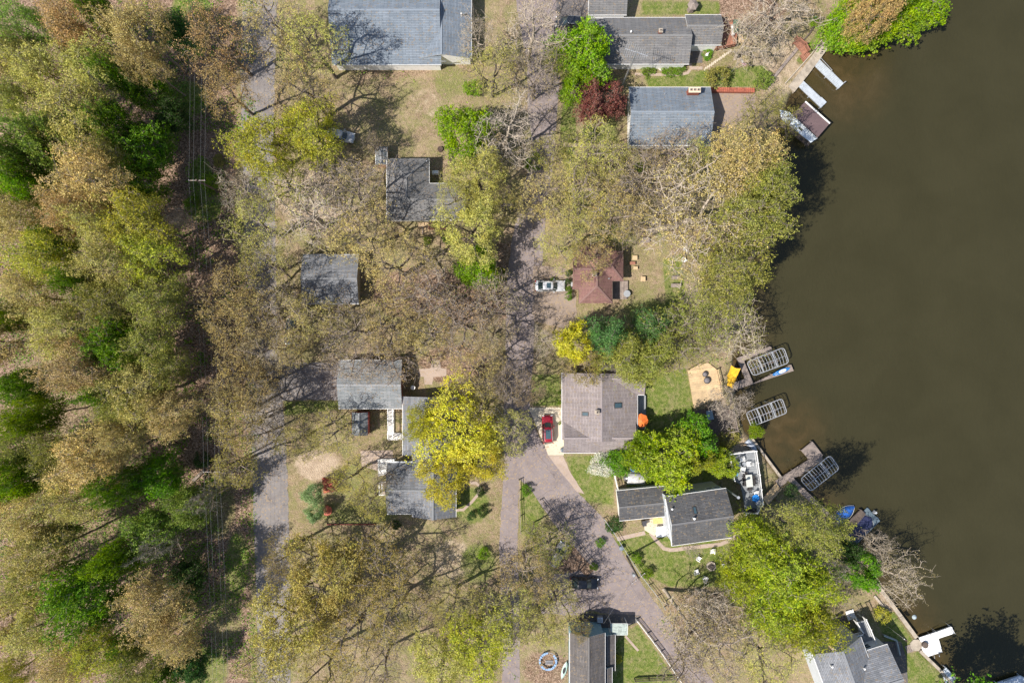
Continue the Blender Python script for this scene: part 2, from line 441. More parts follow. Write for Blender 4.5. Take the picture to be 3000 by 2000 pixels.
nA = T.noise(pos, 0.22, 8, 0.68, 0.4); nB = T.noise(pos, 0.8, 7, 0.7, 0.5); nC = T.noise(pos, 5.0, 5, 0.75); nD = T.noise(pos, 1.9, 6, 0.72, 0.6)
vo = T.n('ShaderNodeTexVoronoi', feature='F1'); vo.inputs['Scale'].default_value = 7.5; T.l(pos, vo.inputs['Vector'])
fleck = vo.outputs['Color']
fs = T.n('ShaderNodeSeparateColor'); T.l(fleck, fs.inputs[0])
dry = T.ramp(nB, [(0.25, (0.18, 0.13, 0.09)), (0.42, (0.30, 0.225, 0.155)), (0.56, (0.35, 0.275, 0.175)), (0.7, (0.27, 0.235, 0.11)), (0.85, (0.42, 0.33, 0.24))])
leafl = T.ramp(fs.outputs[0], [(0.0, (0.09, 0.06, 0.042)), (0.35, (0.21, 0.14, 0.10)), (0.7, (0.31, 0.215, 0.155)), (1.0, (0.46, 0.34, 0.26))])
leafl = T.mix(0.6, leafl, T.ramp(nD, [(0.3, (0.5, 0.5, 0.48)), (0.65, (1.15, 1.12, 1.1))]), 'MULTIPLY')
grass = T.ramp(nD, [(0.28, (0.06, 0.085, 0.02)), (0.43, (0.105, 0.15, 0.028)), (0.55, (0.15, 0.19, 0.038)), (0.66, (0.22, 0.215, 0.075)), (0.8, (0.15, 0.20, 0.035))])
sandc = T.ramp(nB, [(0.3, (0.33, 0.25, 0.18)), (0.6, (0.45, 0.36, 0.27)), (0.8, (0.54, 0.44, 0.33))])
# thin scattered grass and old leaves everywhere in the yards
c = T.mix(T.math('MULTIPLY', edge(nA, nD, 0.9), 0.7), dry, leafl)
c = T.mix(T.math('MULTIPLY', edge(T.noise(pos, 0.33, 6, 0.7, 0.9), nD, 0.9), 0.55), c, grass)
c = T.mix(edge(attr('sand'), nB), c, sandc)
c = T.mix(edge(attr('litter'), nB), c, leafl)
grass = T.mix(T.math('MULTIPLY', edge(T.math('SUBTRACT', T.noise(pos, 0.45, 7, 0.75, 0.8), 0.05), nD, 0.7), 0.5), grass, dry)
c = T.mix(edge(T.math('MULTIPLY', attr('lawn'), 1.0), nD, 0.75), c, grass)
c = T.mix(0.62, c, T.ramp(nC, [(0.3, (0.58, 0.58, 0.56)), (0.5, (1, 1, 1)), (0.7, (1.4, 1.37, 1.3))]), 'MULTIPLY')
sz = T.n('ShaderNodeSeparateXYZ'); T.l(pos, sz.inputs[0])
mud = T.n('ShaderNodeMapRange'); T.l(sz.outputs[2], mud.inputs[0]); mud.inputs[1].default_value = -0.75; mud.inputs[2].default_value = -0.1; mud.inputs[3].default_value = 1.0; mud.inputs[4].default_value = 0.0
c = T.mix(mud.outputs[0], c, (0.09, 0.07, 0.045))
p = T.n('ShaderNodeBsdfPrincipled'); T.l(c, p.inputs['Base Color']); p.inputs['Roughness'].default_value = 0.95; p.inputs['Specular IOR Level'].default_value = 0.15
T.l(T.bump(T.math('ADD', nC, T.math('MULTIPLY', vo.outputs['Distance'], 1.5)), 0.06), p.inputs['Normal']); T.l(p.outputs[0], out.inputs[0])
grid_mesh('ground', gx, gy, GZ, m, {'lawn': lawn, 'litter': litter, 'sand': sand})

# ---------------------------------------------------------------- the lake
m, nt, out = nodes('murky_lake_water'); T = NT(nt)
pos = T.n('ShaderNodeNewGeometry').outputs['Position']
sh = T.n('ShaderNodeAttribute', attribute_name='shallow').outputs['Fac']
nb = T.noise(pos, 0.12, 5, 0.6, 0.3)
deep = T.ramp(nb, [(0.35, (0.034, 0.031, 0.014)), (0.65, (0.039, 0.0355, 0.0165))])
brn = T.ramp(T.noise(pos, 0.35, 5, 0.65, 0.5), [(0.3, (0.038, 0.031, 0.013)), (0.55, (0.070, 0.047, 0.019)), (0.75, (0.10, 0.07, 0.033))])
c = T.mix(sh, deep, brn)
p = T.n('ShaderNodeBsdfPrincipled'); T.l(c, p.inputs['Base Color']); p.inputs['Roughness'].default_value = 0.10; p.inputs['IOR'].default_value = 1.33
mp = T.n('ShaderNodeMapping'); T.l(pos, mp.inputs[0]); mp.inputs['Rotation'].default_value = (0, 0, 0.5); mp.inputs['Scale'].default_value = (1, 0.45, 1)
T.l(T.bump(T.noise(mp.outputs[0], 2.4, 5, 0.7, 0.4), 0.06, 1.0), p.inputs['Normal']); T.l(p.outputs[0], out.inputs[0])
wx = np.concatenate([np.arange(20, 100, 1.0), [120, 180, 400, 1800]]); wy = np.concatenate([[-1800, -400, -180, -100], np.arange(-70, 71, 1.0), [100, 180, 400, 1800]])
WXX, WYY = np.meshgrid(wx, wy); DW = landsign(WXX, WYY)
wd = 3.0 + 5.5 * vnoise(WXX * 0.09, WYY * 0.09, 7)
shal = np.clip(1 + DW / wd, 0, 1) ** 1.3 * .8
for (px, py, r) in ((2480, 230, 130), (2320, 1270, 110), (2640, 1840, 110), (2260, 1320, 70)):
    q = W(px, py); shal = np.maximum(shal, 0.65 * np.clip(1.3 - np.hypot(WXX - q.x, WYY - q.y) / (r / K), 0, 1))
WL = -0.7
grid_mesh('water', wx, wy, np.full(WXX.shape, WL), m, {'shallow': shal})

# ---------------------------------------------------------------- roads and paths
def ragged(pts, amp, step=0.7, seed=0, closed=True):
    P = [W(*p).xy for p in pts]; outp = []; rnd = random.Random(seed)
    n = len(P)
    for i in range(n if closed else n - 1):
        a = P[i]; b = P[(i + 1) % n]; L = (b - a).length; k = max(1, int(L / step)); nrm = Vector((-(b - a).y, (b - a).x)) / max(L, 1e-6)
        for j in range(k):
            q = a.lerp(b, j / k); w = rnd.uniform(-amp, amp) if j else 0
            outp.append((q.x + nrm.x * w, q.y + nrm.y * w))
    return outp
def sheet(name, pts, z, mat, amp=0.1, th=0.004, seed=1, parent=None):
    poly = ragged(pts, amp, seed=seed)
    bm = bmesh.new(); vs = [bm.verts.new((x, y, z)) for x, y in poly]; f = bm.faces.new(vs)
    f.normal_update()
    if f.normal.z < 0: f.normal_flip()
    bmesh.ops.triangulate(bm, faces=[f])
    me = bpy.data.meshes.new(name); bm.to_mesh(me); bm.free(); me.materials.append(mat)
    o = bpy.data.objects.new(name, me); COL.objects.link(o)
    if parent is None: o['kind'] = 'structure'
    else: o.parent = parent; o.location = -offs(parent)
    return o
def paving(name, c1, c2, c3, wear=1.0, sp=0.3):
    m, nt, out = nodes(name); T = NT(nt)
    pos = T.n('ShaderNodeNewGeometry').outputs['Position']
    n1 = T.noise(pos, 0.35, 8, 0.72, 0.9); n2 = T.noise(pos, 9.0, 4, 0.7); n3 = T.noise(pos, 1.1, 6, 0.7, 0.8)
    c = T.ramp(n1, [(0.3, c1), (0.52, c2), (0.75, c3)])
    c = T.mix(0.5 * wear, c, T.ramp(n3, [(0.3, (0.72, 0.71, 0.7)), (0.6, (1.08, 1.07, 1.06))]), 'MULTIPLY')
    c = T.mix(0.5, c, T.ramp(n2, [(0.3, (0.75, 0.75, 0.75)), (0.7, (1.22, 1.22, 1.22))]), 'MULTIPLY')
    vo = T.n('ShaderNodeTexVoronoi', feature='DISTANCE_TO_EDGE'); vo.inputs['Scale'].default_value = 0.22
    vm = T.n('ShaderNodeVectorMath', operation='ADD'); T.l(pos, vm.inputs[0])
    nz = T.n('ShaderNodeTexNoise'); nz.inputs['Scale'].default_value = 0.8; T.l(pos, nz.inputs['Vector']); T.l(nz.outputs['Color'], vm.inputs[1]); T.l(vm.outputs[0], vo.inputs['Vector'])
    crack = T.n('ShaderNodeMapRange'); T.l(vo.outputs['Distance'], crack.inputs[0]); crack.inputs[1].default_value = 0.0; crack.inputs[2].default_value = 0.007; crack.inputs[3].default_value = 0.6 * wear; crack.inputs[4].default_value = 0.0
    c = T.mix(crack.outputs[0], c, (0.05, 0.045, 0.045))
    v2 = T.n('ShaderNodeTexVoronoi', feature='F1'); v2.inputs['Scale'].default_value = 5.5; T.l(pos, v2.inputs['Vector'])
    s2 = T.n('ShaderNodeSeparateColor'); T.l(v2.outputs['Color'], s2.inputs[0])
    lf = T.math('GREATER_THAN', T.math('ADD', s2.outputs[0], T.math('MULTIPLY', n3, 0.5)), 1.2 - sp * 0.2)
    c = T.mix(T.math('MULTIPLY', lf, 0.6), c, (0.34, 0.25, 0.15))
    p = T.n('ShaderNodeBsdfPrincipled'); T.l(c, p.inputs['Base Color']); p.inputs['Roughness'].default_value = 0.9; p.inputs['Specular IOR Level'].default_value = 0.2
    T.l(T.bump(n2, 0.01), p.inputs['Normal']); T.l(p.outputs[0], out.inputs[0]); return m
ASPH = paving('purple_grey_asphalt', (0.19, 0.16, 0.158), (0.235, 0.20, 0.197), (0.28, 0.24, 0.235))
ASPHD = paving('dark_asphalt_drive', (0.10, 0.095, 0.095), (0.13, 0.12, 0.12), (0.155, 0.145, 0.14))
ASPHG = paving('pale_grey_worn_asphalt', (0.175, 0.16, 0.16), (0.215, 0.20, 0.198), (0.265, 0.245, 0.24))
DIRT = paving('dusty_parking_dirt', (0.22, 0.175, 0.145), (0.27, 0.215, 0.18), (0.31, 0.255, 0.21), 0.5, 0.8)
DRIVE = paving('beige_concrete_drive', (0.50, 0.44, 0.34), (0.54, 0.48, 0.38), (0.58, 0.52, 0.42), 0.35, 0.0)
PATHM = paving('pinkish_path_concrete', (0.33, 0.26, 0.215), (0.38, 0.305, 0.255), (0.43, 0.35, 0.29), 0.6, 0.2)
sheet('street_road', [(722, -300), (704, 200), (706, 420), (718, 600), (715, 1000), (738, 1300), (742, 1500), (752, 1750), (756, 2300),
                      (852, 2300), (850, 1750), (846, 1500), (838, 1300), (812, 1000), (808, 700), (800, 420), (806, 200), (822, -300)], 0.004, ASPHG, 0.1, seed=2)
sheet('verge_gravel', [(812, 1062), (992, 1062), (994, 1172), (822, 1172)], 0.008, ASPHG, 0.12, seed=5)
sheet('lane_road', [(1470, -300), (1520, 60), (1546, 200), (1546, 320), (1560, 430), (1532, 560), (1500, 700), (1484, 830), (1482, 1000), (1476, 1200), (1478, 1340), (1462, 1600), (1470, 1800), (1474, 2300),
                    (1524, 2300), (1522, 1800), (1516, 1600), (1520, 1400), (1560, 1440), (1620, 1530), (1690, 1610), (1742, 1668), (1720, 1690), (1690, 1780), (1790, 1800), (1866, 1812), (1940, 1910), (2080, 2100), (2200, 2300),
                    (2330, 2300), (2200, 2130), (2085, 1990), (1985, 1850), (1925, 1770), (1868, 1690), (1800, 1580), (1762, 1510), (1700, 1450), (1650, 1390), (1600, 1320), (1562, 1240), (1552, 1180), (1562, 1060),
                    (1566, 960), (1576, 840), (1590, 760), (1602, 600), (1622, 480), (1632, 330), (1640, 200), (1640, 60), (1620, -300)], 0.008, ASPH, 0.09, seed=3)
sheet('drive_dark', [(1612, -200), (1724, -200), (1726, 60), (1740, 108), (1640, 112), (1634, 60)], 0.014, ASPHD, 0.03, seed=4)
sheet('parking_dirt', [(1560, 780), (1640, 780), (1680, 800), (1690, 920), (1650, 960), (1562, 940)], 0.012, DIRT, 0.2, seed=6)
sheet('parking_bay', [(1560, 1690), (1700, 1670), (1740, 1700), (1720, 1800), (1560, 1800)], 0.004, ASPH, 0.2, seed=7)
sheet('driveway', [(1549, 1193), (1650, 1193), (1652, 1333), (1606, 1333)], 0.016, DRIVE, 0.0, seed=8)
sheet('driveway_apron', [(1606, 1334), (1650, 1334), (1672, 1385), (1712, 1446), (1690, 1440), (1650, 1391)], 0.013, PATHM, 0.05, seed=9)
sheet('patio_dark', [(2016, 140), (2058, 142), (2058, 185), (2010, 184)], 0.012, ASPHD, 0.0, seed=10)
sheet('back_terrace', [(2082, 262), (2212, 270), (2216, 330), (2130, 380), (2090, 420)], 0.01, DIRT, 0.15, seed=11)
sheet('side_yard', [(1700, 1796), (1880, 1800), (1868, 1822), (1800, 1846), (1700, 1850)], 0.012, ASPHD, 0.1, seed=12)
def path(name, pts, w, mat, z=0.012, amp=0.03, seed=0):
    P = [Vector(p) for p in pts]; L = []; R = []
    for i, p in enumerate(P):
        d = (P[min(i + 1, len(P) - 1)] - P[max(i - 1, 0)]).normalized(); n = Vector((-d.y, d.x))
        L.append(tuple(p + n * w / 2)); R.append(tuple(p - n * w / 2))
    return sheet(name, L + R[::-1], z, mat, amp, seed=seed)
path('garden_path', [(1808, 1578), (1845, 1570), (1890, 1560)], 12, PATHM, seed=1)
path('garden_path', [(1905, 1560), (1925, 1585), (1945, 1606), (1965, 1610), (2040, 1602), (2110, 1594), (2140, 1580), (2178, 1556), (2196, 1530)], 11, PATHM, 0.016, seed=2)
path('garden_path', [(1860, 218), (1935, 219), (1995, 219), (2015, 214), (2024, 202), (2022, 186)], 8, PATHM, seed=3)
path('garden_path', [(1560, 552), (1640, 556), (1770, 556), (1862, 560)], 9, PATHM, seed=4)
path('garden_path', [(1650, 424), (1740, 428), (1830, 428)], 12, PATHM, seed=5)
path('garden_path', [(1330, 1495), (1358, 1492), (1382, 1470), (1400, 1448), (1406, 1425), (1395, 1414), (1362, 1414)], 8, PATHM, seed=6)
path('garden_path', [(1280, 602), (1400, 600), (1500, 600)], 9, PATHM, seed=7)
path('garden_path', [(1832, 1862), (1848, 1880), (1870, 1905)], 7, PATHM, seed=8)
sheet('entrance_landing', [(1887, 1523), (1950, 1514), (1950, 1555), (1942, 1562), (1915, 1568), (1888, 1552)], 0.02, DRIVE, 0.0)
sheet('patio_paving', [(1055, 1320), (1151, 1318), (1151, 1346), (1112, 1350), (1108, 1378), (1060, 1366)], 0.02, PATHM, 0.02)
sheet('courtyard_paving', [(1224, 1080), (1262, 1078), (1264, 1054), (1288, 1054), (1292, 1078), (1308, 1080), (1308, 1100), (1270, 1104), (1266, 1126), (1244, 1126), (1242, 1104), (1226, 1102)], 0.02, PATHM, 0.08)
sheet('lower_terrace', [(2575, 1878), (2640, 1878), (2655, 1925), (2660, 2000), (2600, 2000)], 0.012, ASPHD, 0.0)
sheet('dark_pad', [(2440, 1806), (2478, 1800), (2478, 1832), (2440, 1842)], 0.012, ASPHD, 0.0)
# ---------------------------------------------------------------- houses
def frame(c, rot):
    ca, sa = math.cos(rot), math.sin(rot)
    return lambda u, v, z: (c[0] + u * ca - v * sa, c[1] + u * sa + v * ca, z)
def gable(root, px, py, L, Wd, rot, ze, zr, roofm, wallm, trim=None, over=0.35, hip=(0, 0), z0=-0.05, walls=True, capm=None):
    """one roofed block: outline centre px,py, ridge length L and width Wd in photograph pixels"""
    trim = trim or WPAINT
    c = W(px, py, ze); r = math.radians(rot); F = frame(c, r)
    l = S(L, ze) / 2; w = S(Wd, ze) / 2
    h0, h1 = [S(h, ze) for h in hip]
    th = 0.14; mb = MB()
    A = [F(-l, -w, ze), F(l, -w, ze), F(l, w, ze), F(-l, w, ze)]
    R0 = F(-l + h0, 0, zr); R1 = F(l - h1, 0, zr)
    sl = math.hypot(w, zr - ze)
    vs = A + [R0, R1]
    mb.add(vs, [(0, 1, 5, 4), (2, 3, 4, 5)], 0, [[(0, 0), (2 * l, 0), (2 * l - h1, sl), (h0, sl)], [(30, 0), (30 + 2 * l, 0), (30 + 2 * l - h0, sl), (30 + h1, sl)]])
    if h0 > 0: mb.add([A[3], A[0], R0], [(0, 1, 2)], 0, [[(0, 50), (2 * w, 50), (w, 50 + math.hypot(h0, zr - ze))]])
    if h1 > 0: mb.add([A[1], A[2], R1], [(0, 1, 2)], 0, [[(0, 80), (2 * w, 80), (w, 80 + math.hypot(h1, zr - ze))]])
    dn = lambda p: (p[0], p[1], p[2] - th)
    B = [dn(p) for p in A] + [dn(R0), dn(R1)]
    mb.add(B, [(4, 5, 1, 0), (5, 4, 3, 2)] + ([(0, 3, 4)] if h0 > 0 else []) + ([(2, 1, 5)] if h1 > 0 else []), 1)
    def side(a, b): mb.add([a, b, dn(b), dn(a)], [(3, 2, 1, 0)], 1)
    side(A[0], A[1]); side(A[2], A[3])
    if h0 > 0: side(A[3], A[0])
    else: side(R0, A[0]); side(A[3], R0)
    if h1 > 0: side(A[1], A[2])
    else: side(A[1], R1); side(R1, A[2])
    build('roof', mb, [roofm, trim], root)
    cap = MB(); cw = 0.14
    def capbar(p, q): cap.bar((p[0], p[1], p[2] + 0.015), (q[0], q[1], q[2] + 0.015), cw * 2, 0.03)
    capbar(R0, R1)
    if h0 > 0: capbar(A[0], R0); capbar(A[3], R0)
    if h1 > 0: capbar(A[1], R1); capbar(A[2], R1)
    build('ridge_cap', cap, capm or SH_PALE if capm else roofcap(roofm), root)
    for s in (-1, 1):
        g = MB(); g.bar(F(-l, s * (w + 0.035), ze - 0.07), F(l, s * (w + 0.035), ze - 0.07), 0.06, 0.09)
        build('gutter', g, trim, root)
    if walls:
        wm = MB(); lw, ww = l - over, w - over; zt = ze - 0.15
        zp = lambda v: ze + (zr - ze) * (1 - abs(v) / w) - 0.17
        P = [F(-lw, -ww, z0), F(lw, -ww, z0), F(lw, ww, z0), F(-lw, ww, z0), F(-lw, -ww, zp(ww)), F(lw, -ww, zp(ww)), F(lw, ww, zp(ww)), F(-lw, ww, zp(ww))]
        fs = [(0, 1, 5, 4), (2, 3, 7, 6)]
        wm.add(P, fs)
        for s, hh, (a, b, c2, d) in ((-1, h0, (3, 0, 4, 7)), (1, h1, (1, 2, 6, 5))):
            if hh > 0: wm.add(P, [(a, b, c2, d)])
            else: wm.add(P + [F(s * lw, 0, zp(0))], [(a, b, c2, 8, d)])
        build('wall', wm, wallm, root)
    return F, l, w, ze, zr
CAPS = {}
def roofcap(m):
    if m.name not in CAPS:
        k = {'blue_grey_shingles': (0.20, 0.235, 0.28), 'grey_shingles': (0.185, 0.185, 0.185), 'dark_grey_shingles': (0.13, 0.13, 0.135), 'light_grey_shingles': (0.20, 0.21, 0.225),
             'weathered_pale_grey_shingles': (0.25, 0.26, 0.275), 'taupe_shingles': (0.26, 0.225, 0.225), 'red_brown_shingles': (0.20, 0.12, 0.11), 'grey_brown_shingles': (0.15, 0.14, 0.135)}[m.name]
        CAPS[m.name] = plain(m.name + '_cap', k, 0.9, var=0.15, scale=6)
    return CAPS[m.name]
def window(root, p, ang, w, h, fm=None, name='window', nd=0.05):
    """window on a wall: p centre on the wall face, ang = outward direction"""
    fm = fm or WPAINT; n = Vector((math.cos(ang), math.sin(ang), 0)); t = Vector((-n.y, n.x, 0)); p = Vector(p)
    f = MB(); q = p + n * (nd / 2)
    for s in (-1, 1):
        f.bar(q + t * (s * w / 2) - Vector((0, 0, h / 2)), q + t * (s * w / 2) + Vector((0, 0, h / 2)), 0.1, nd + 0.02)
        f.bar(q - t * (w / 2 - 0.05) + Vector((0, 0, s * h / 2)), q + t * (w / 2 - 0.05) + Vector((0, 0, s * h / 2)), nd + 0.02, 0.1)
    f.bar(q - t * (w / 2 - 0.05), q + t * (w / 2 - 0.05), nd, 0.04)
    o = build(name, f, fm, root)
    g = MB(); g.bar(p + n * 0.02 - t * (w / 2 - 0.05), p + n * 0.02 + t * (w / 2 - 0.05), 0.02, h - 0.1)
    build('pane', g, GLASS, o)
def skylight(root, F, l, w, ze, zr, u, v, du, dv):
    """glass box lying on the slope at local u, v"""
    s = -1 if v < 0 else 1
    z = lambda vv: ze + (zr - ze) * (1 - abs(vv) / w)
    f = MB(); g = MB()
    def quad(mb, a, du, dv, up, th):
        P = [(u - du, v - dv), (u + du, v - dv), (u + du, v + dv), (u - du, v + dv)]
        vs = [F(x, y, z(y) + up) for x, y in P] + [F(x, y, z(y) + up + th) for x, y in P]
        mb.add(vs, [(3, 2, 1, 0), (4, 5, 6, 7), (0, 1, 5, 4), (1, 2, 6, 5), (2, 3, 7, 6), (3, 0, 4, 7)])
    quad(f, 0, du, dv, -0.02, 0.12); o = build('skylight', f, IRON, root)
    quad(g, 0, du - 0.09, dv - 0.09, 0.10, 0.015); build('pane', g, SKYL, o)
def vent(root, px, py, z, r=0.06, h=0.4, mat=None):
    q = W(px, py, z + h); b = MB(); b.lathe((q.x, q.y, z - 0.25), [(r, 0), (r, h + 0.25), (r * 1.5, h + 0.26), (r * 1.5, h + 0.32)], 8)
    build('vent_pipe', b, mat or GALV, root)
def chimney(root, px, py, z, w, d, h, mat, rot=0, flues=1, capm=None):
    q = W(px, py, z + h); b = MB(); b.box((q.x, q.y, z + h / 2 - 0.4), (w, d, h + 0.8), rot); o = build('chimney', b, mat, root)
    c = MB(); c.box((q.x, q.y, z + h + 0.04), (w + 0.14, d + 0.14, 0.08), rot); build('crown', c, capm or CONC, o)
    for k in range(flues):
        u = (k - (flues - 1) / 2) * w / flues; f = MB(); x, y = q.x + u * math.cos(rot), q.y + u * math.sin(rot)
        for sx, sy, a, bb in ((-1, 0, .05, .3), (1, 0, .05, .3), (0, -1, .3, .05), (0, 1, .3, .05)):
            f.box((x + sx * 0.15, y + sy * 0.15, z + h + 0.16), (a, bb, 0.2 - abs(sy) * 0.004))
        f.box((x, y, z + h + 0.09), (0.26, 0.26, 0.02), mi=1)
        build('flue', f, [STONE, BLACK], o)

def board_boxes(mb, poly, ang, bw, z, th, gap=0.012, mi=0):
    """planks laid across a polygon, each cut where the polygon ends"""
    ca, sa = math.cos(ang), math.sin(ang)
    P = [(x * ca + y * sa, -x * sa + y * ca) for x, y in poly]   # u along boards, v across
    v0 = min(p[1] for p in P); v1 = max(p[1] for p in P); n = len(P); k = 0; v = v0 + bw / 2
    while v < v1:
        xs = []
        for i in range(n):
            a, b = P[i], P[(i + 1) % n]
            if (a[1] > v) != (b[1] > v): xs.append(a[0] + (b[0] - a[0]) * (v - a[1]) / (b[1] - a[1]))
        xs.sort()
        for j in range(0, len(xs) - 1, 2):
            u0, u1 = xs[j], xs[j + 1]
            if u1 - u0 < 0.05: continue
            um = (u0 + u1) / 2
            mb.box((um * ca - v * sa, um * sa + v * ca, z - th / 2 + random.uniform(-0.004, 0.004)), (u1 - u0, bw - gap, th), ang, mi)
        v += bw
def deck(name, label, cat, pts, z, ang, mat, bw=0.14, posts=True, zbot=None, th=0.04, rimw=None, parent=None, joist=True):
    """raised plank deck; pts in photograph pixels at height z"""
    poly = [tuple(W(*p, z).xy) for p in pts]
    cx = sum(p[0] for p in poly) / len(poly); cy = sum(p[1] for p in poly) / len(poly)
    zb = zbot if zbot is not None else -0.05
    t = thing(name, label, cat, (cx, cy, zb)) if parent is None else parent
    b = MB(); board_boxes(b, poly, math.radians(ang), bw, z, th)
    build('deck_boards', b, mat, t, kind='stuff')
    f = MB(); n = len(poly)
    for i in range(n):
        a = Vector(poly[i]); c = Vector(poly[(i + 1) % n])
        f.bar((*a, z - 0.16), (*c, z - 0.16), 0.05, 0.2)
    build('rim_joist', f, rimw or mat, t)
    if posts:
        for i in range(n):
            a = Vector(poly[i]); c = Vector(poly[(i + 1) % n]); L = (c - a).length; k = max(1, int(L / 2.4))
            for j in range(k):
                q = a.lerp(c, j / k); q = q.lerp(Vector((cx, cy)), 0.03)
                m = MB(); m.box((q.x, q.y, (zb + z - 0.27) / 2), (0.12, 0.12, max(0.1, z - 0.27 - zb))); build('post', m, rimw or mat, t)
    return t
def railing(root, pts, z, mat, h=1.0, bal=0.16, px=True, thick=0.09, step=2.0):
    P = [W(*p, z + h) if px else Vector((*p, z + h)) for p in pts]
    P = [Vector((p.x, p.y, z)) for p in P]; up = Vector((0, 0, 1)); bb = MB()
    tr = MB()
    for a, b in zip(P[:-1], P[1:]):
        tr.bar(a + up * h, b + up * h, thick * 1.3, 0.06); tr.bar(a + up * 0.12, b + up * 0.12, 0.06, 0.05)
        L = (b - a).length; k = max(1, round(L / step))
        for j in range(k + (1 if b is P[-1] else 0)):
            q = a.lerp(b, j / k); m = MB(); m.box((q.x, q.y, z + (h + .12) / 2), (thick * 1.3, thick * 1.3, h + .12)); m.box((q.x, q.y, z + h + .15), (thick * 1.9, thick * 1.9, .05)); build('post', m, mat, root)
        kk = int(L / bal)
        for j in range(1, kk):
            q = a.lerp(b, j / kk); bb.box((q.x, q.y, z + h / 2 + 0.03), (0.035, 0.035, h - 0.2))
    build('rail', tr, mat, root); build('baluster', bb, mat, root, kind='stuff')
def stairs(root, a, b, w, z0, z1, n, mat, stringer=None, name='step'):
    """steps from point a (z0) up to point b (z1), world xy"""
    a = Vector(a); b = Vector(b); d = (b - a); L = d.length; d.normalize(); ang = math.atan2(d.y, d.x)
    for k in range(n):
        q = a + d * (L * (k + 0.5) / n); z = z0 + (z1 - z0) * (k + 1) / n
        m = MB(); m.box((q.x, q.y, z - 0.025), (L / n * 0.86, w, 0.05), ang); build(name, m, mat, root)
    s = MB(); nn = Vector((-d.y, d.x))
    for e in (-1, 1):
        p0 = a + nn * e * (w / 2 + 0.03); p1 = b + nn * e * (w / 2 + 0.03)
        s.bar((*p0, z0 - 0.05), (*p1, z1 - 0.1), 0.05, 0.25)
    build('stringer', s, stringer or mat, root)
def house(name, label, px, py, cat='house'):
    return thing(name, label, cat, W(px, py, 0))
def cube_part(name, root, c, size, mat, rot=0, taper=1.0):
    m = MB(); m.box(c, size, rot, taper=taper); return build(name, m, mat, root)

# 1 big building with the blue-grey roof, top left of centre
h = house('large_building', 'large building at the top edge with broad blue-grey shingle roof and white end wall', 1170, 60, 'building')
gable(h, 1133, 52, 320, 276, 0, 3.0, 5.5, SH_BLUE, WHITE)
F, l, w, ze, zr = gable(h, 1296, 56, 232, 170, 90, 3.0, 4.6, SH_BLUE, WHITE, over=0.3)
vent(h, 1351, 41, 3.8, 0.09, 0.5, WPAINT)
q = W(1300, 184, 2.3); m = MB(); m.box((q.x, q.y - .35, 3.6), (0.9, 0.06, 0.25)); build('gable_vent', m, GALV, h)
# 2 L-shaped grey house left of centre
h = house('l_shaped_house', 'L-shaped bungalow with grey hipped roof striped by a branching tree shadow', 1240, 560)
gable(h, 1195, 555, 182, 124, 90, 2.8, 4.5, SH_GREY, WHITE, hip=(62, 62))
gable(h, 1281, 591, 172, 107, 0, 2.8, 4.35, SH_GREY, WHITE, over=0.35)
vent(h, 1250, 472, 3.0, 0.06, 0.4); vent(h, 1171, 552, 4.0)
m = deck('rear_deck', 'small pale wooden porch deck with steps south of the L-shaped house', 'deck', [(1225, 652), (1268, 652), (1268, 668), (1300, 668), (1300, 686), (1232, 686), (1232, 668), (1225, 668)], 0.7, 0, W_TAN, zbot=-0.05)
railing(m, [(1256, 653), (1256, 670), (1305, 670)], 0.7, W_RED, 0.9)
railing(m, [(1238, 664), (1238, 684)], 0.7, W_GREY, 0.9)
# 3 small shed beside it
h = house('garden_shed', 'small grey-roofed shed with peach end wall beside the L-shaped house', 1118, 465, 'shed')
gable(h, 1117, 457, 52, 33, 90, 2.1, 2.6, SH_PALE, plain('peach_shed_wall', (0.62, 0.42, 0.30), 0.7), over=0.1)
cube_part('lean_to_roof', h, (*W(1117, 437, 2.2).xy, 2.15), (S(32), S(10), 0.08), W_GREY)
# 4 square garage
h = house('square_outbuilding', 'square outbuilding with plain slate blue roof among budding trees near street', 970, 820, 'outbuilding')
gable(h, 969, 818, 164, 144, 0, 2.6, 3.9, SH_LGREY, TANW)
# 5 red-brown roof cottage
h = house('red_roofed_cottage', 'cottage with red-brown hipped roof right of the white car', 1750, 810)
gable(h, 1745, 805, 166, 98, 90, 2.7, 4.3, SH_RED, TANW, trim=W_DARK, hip=(48, 0))
gable(h, 1716, 791, 78, 112, 180, 2.7, 4.1, SH_RED, TANW, trim=W_DARK, hip=(0, 0))
gable(h, 1786, 779, 80, 88, 0, 2.7, 4.1, SH_RED, TANW, trim=W_DARK, hip=(0, 40))
chimney(h, 1742, 803, 3.9, 0.55, 0.55, 0.8, WHITE)
vent(h, 1784, 816, 3.3); cube_part('air_conditioner', h, (*W(1677, 833, 1).xy, 1.0), (0.5, 0.7, 0.5), ALU)
m = deck('cottage_deck', 'grey plank deck in the corner behind the red-roofed cottage', 'deck', [(1794, 823), (1840, 823), (1838, 876), (1793, 876)], 0.35, 90, W_GREY, zbot=-0.05)
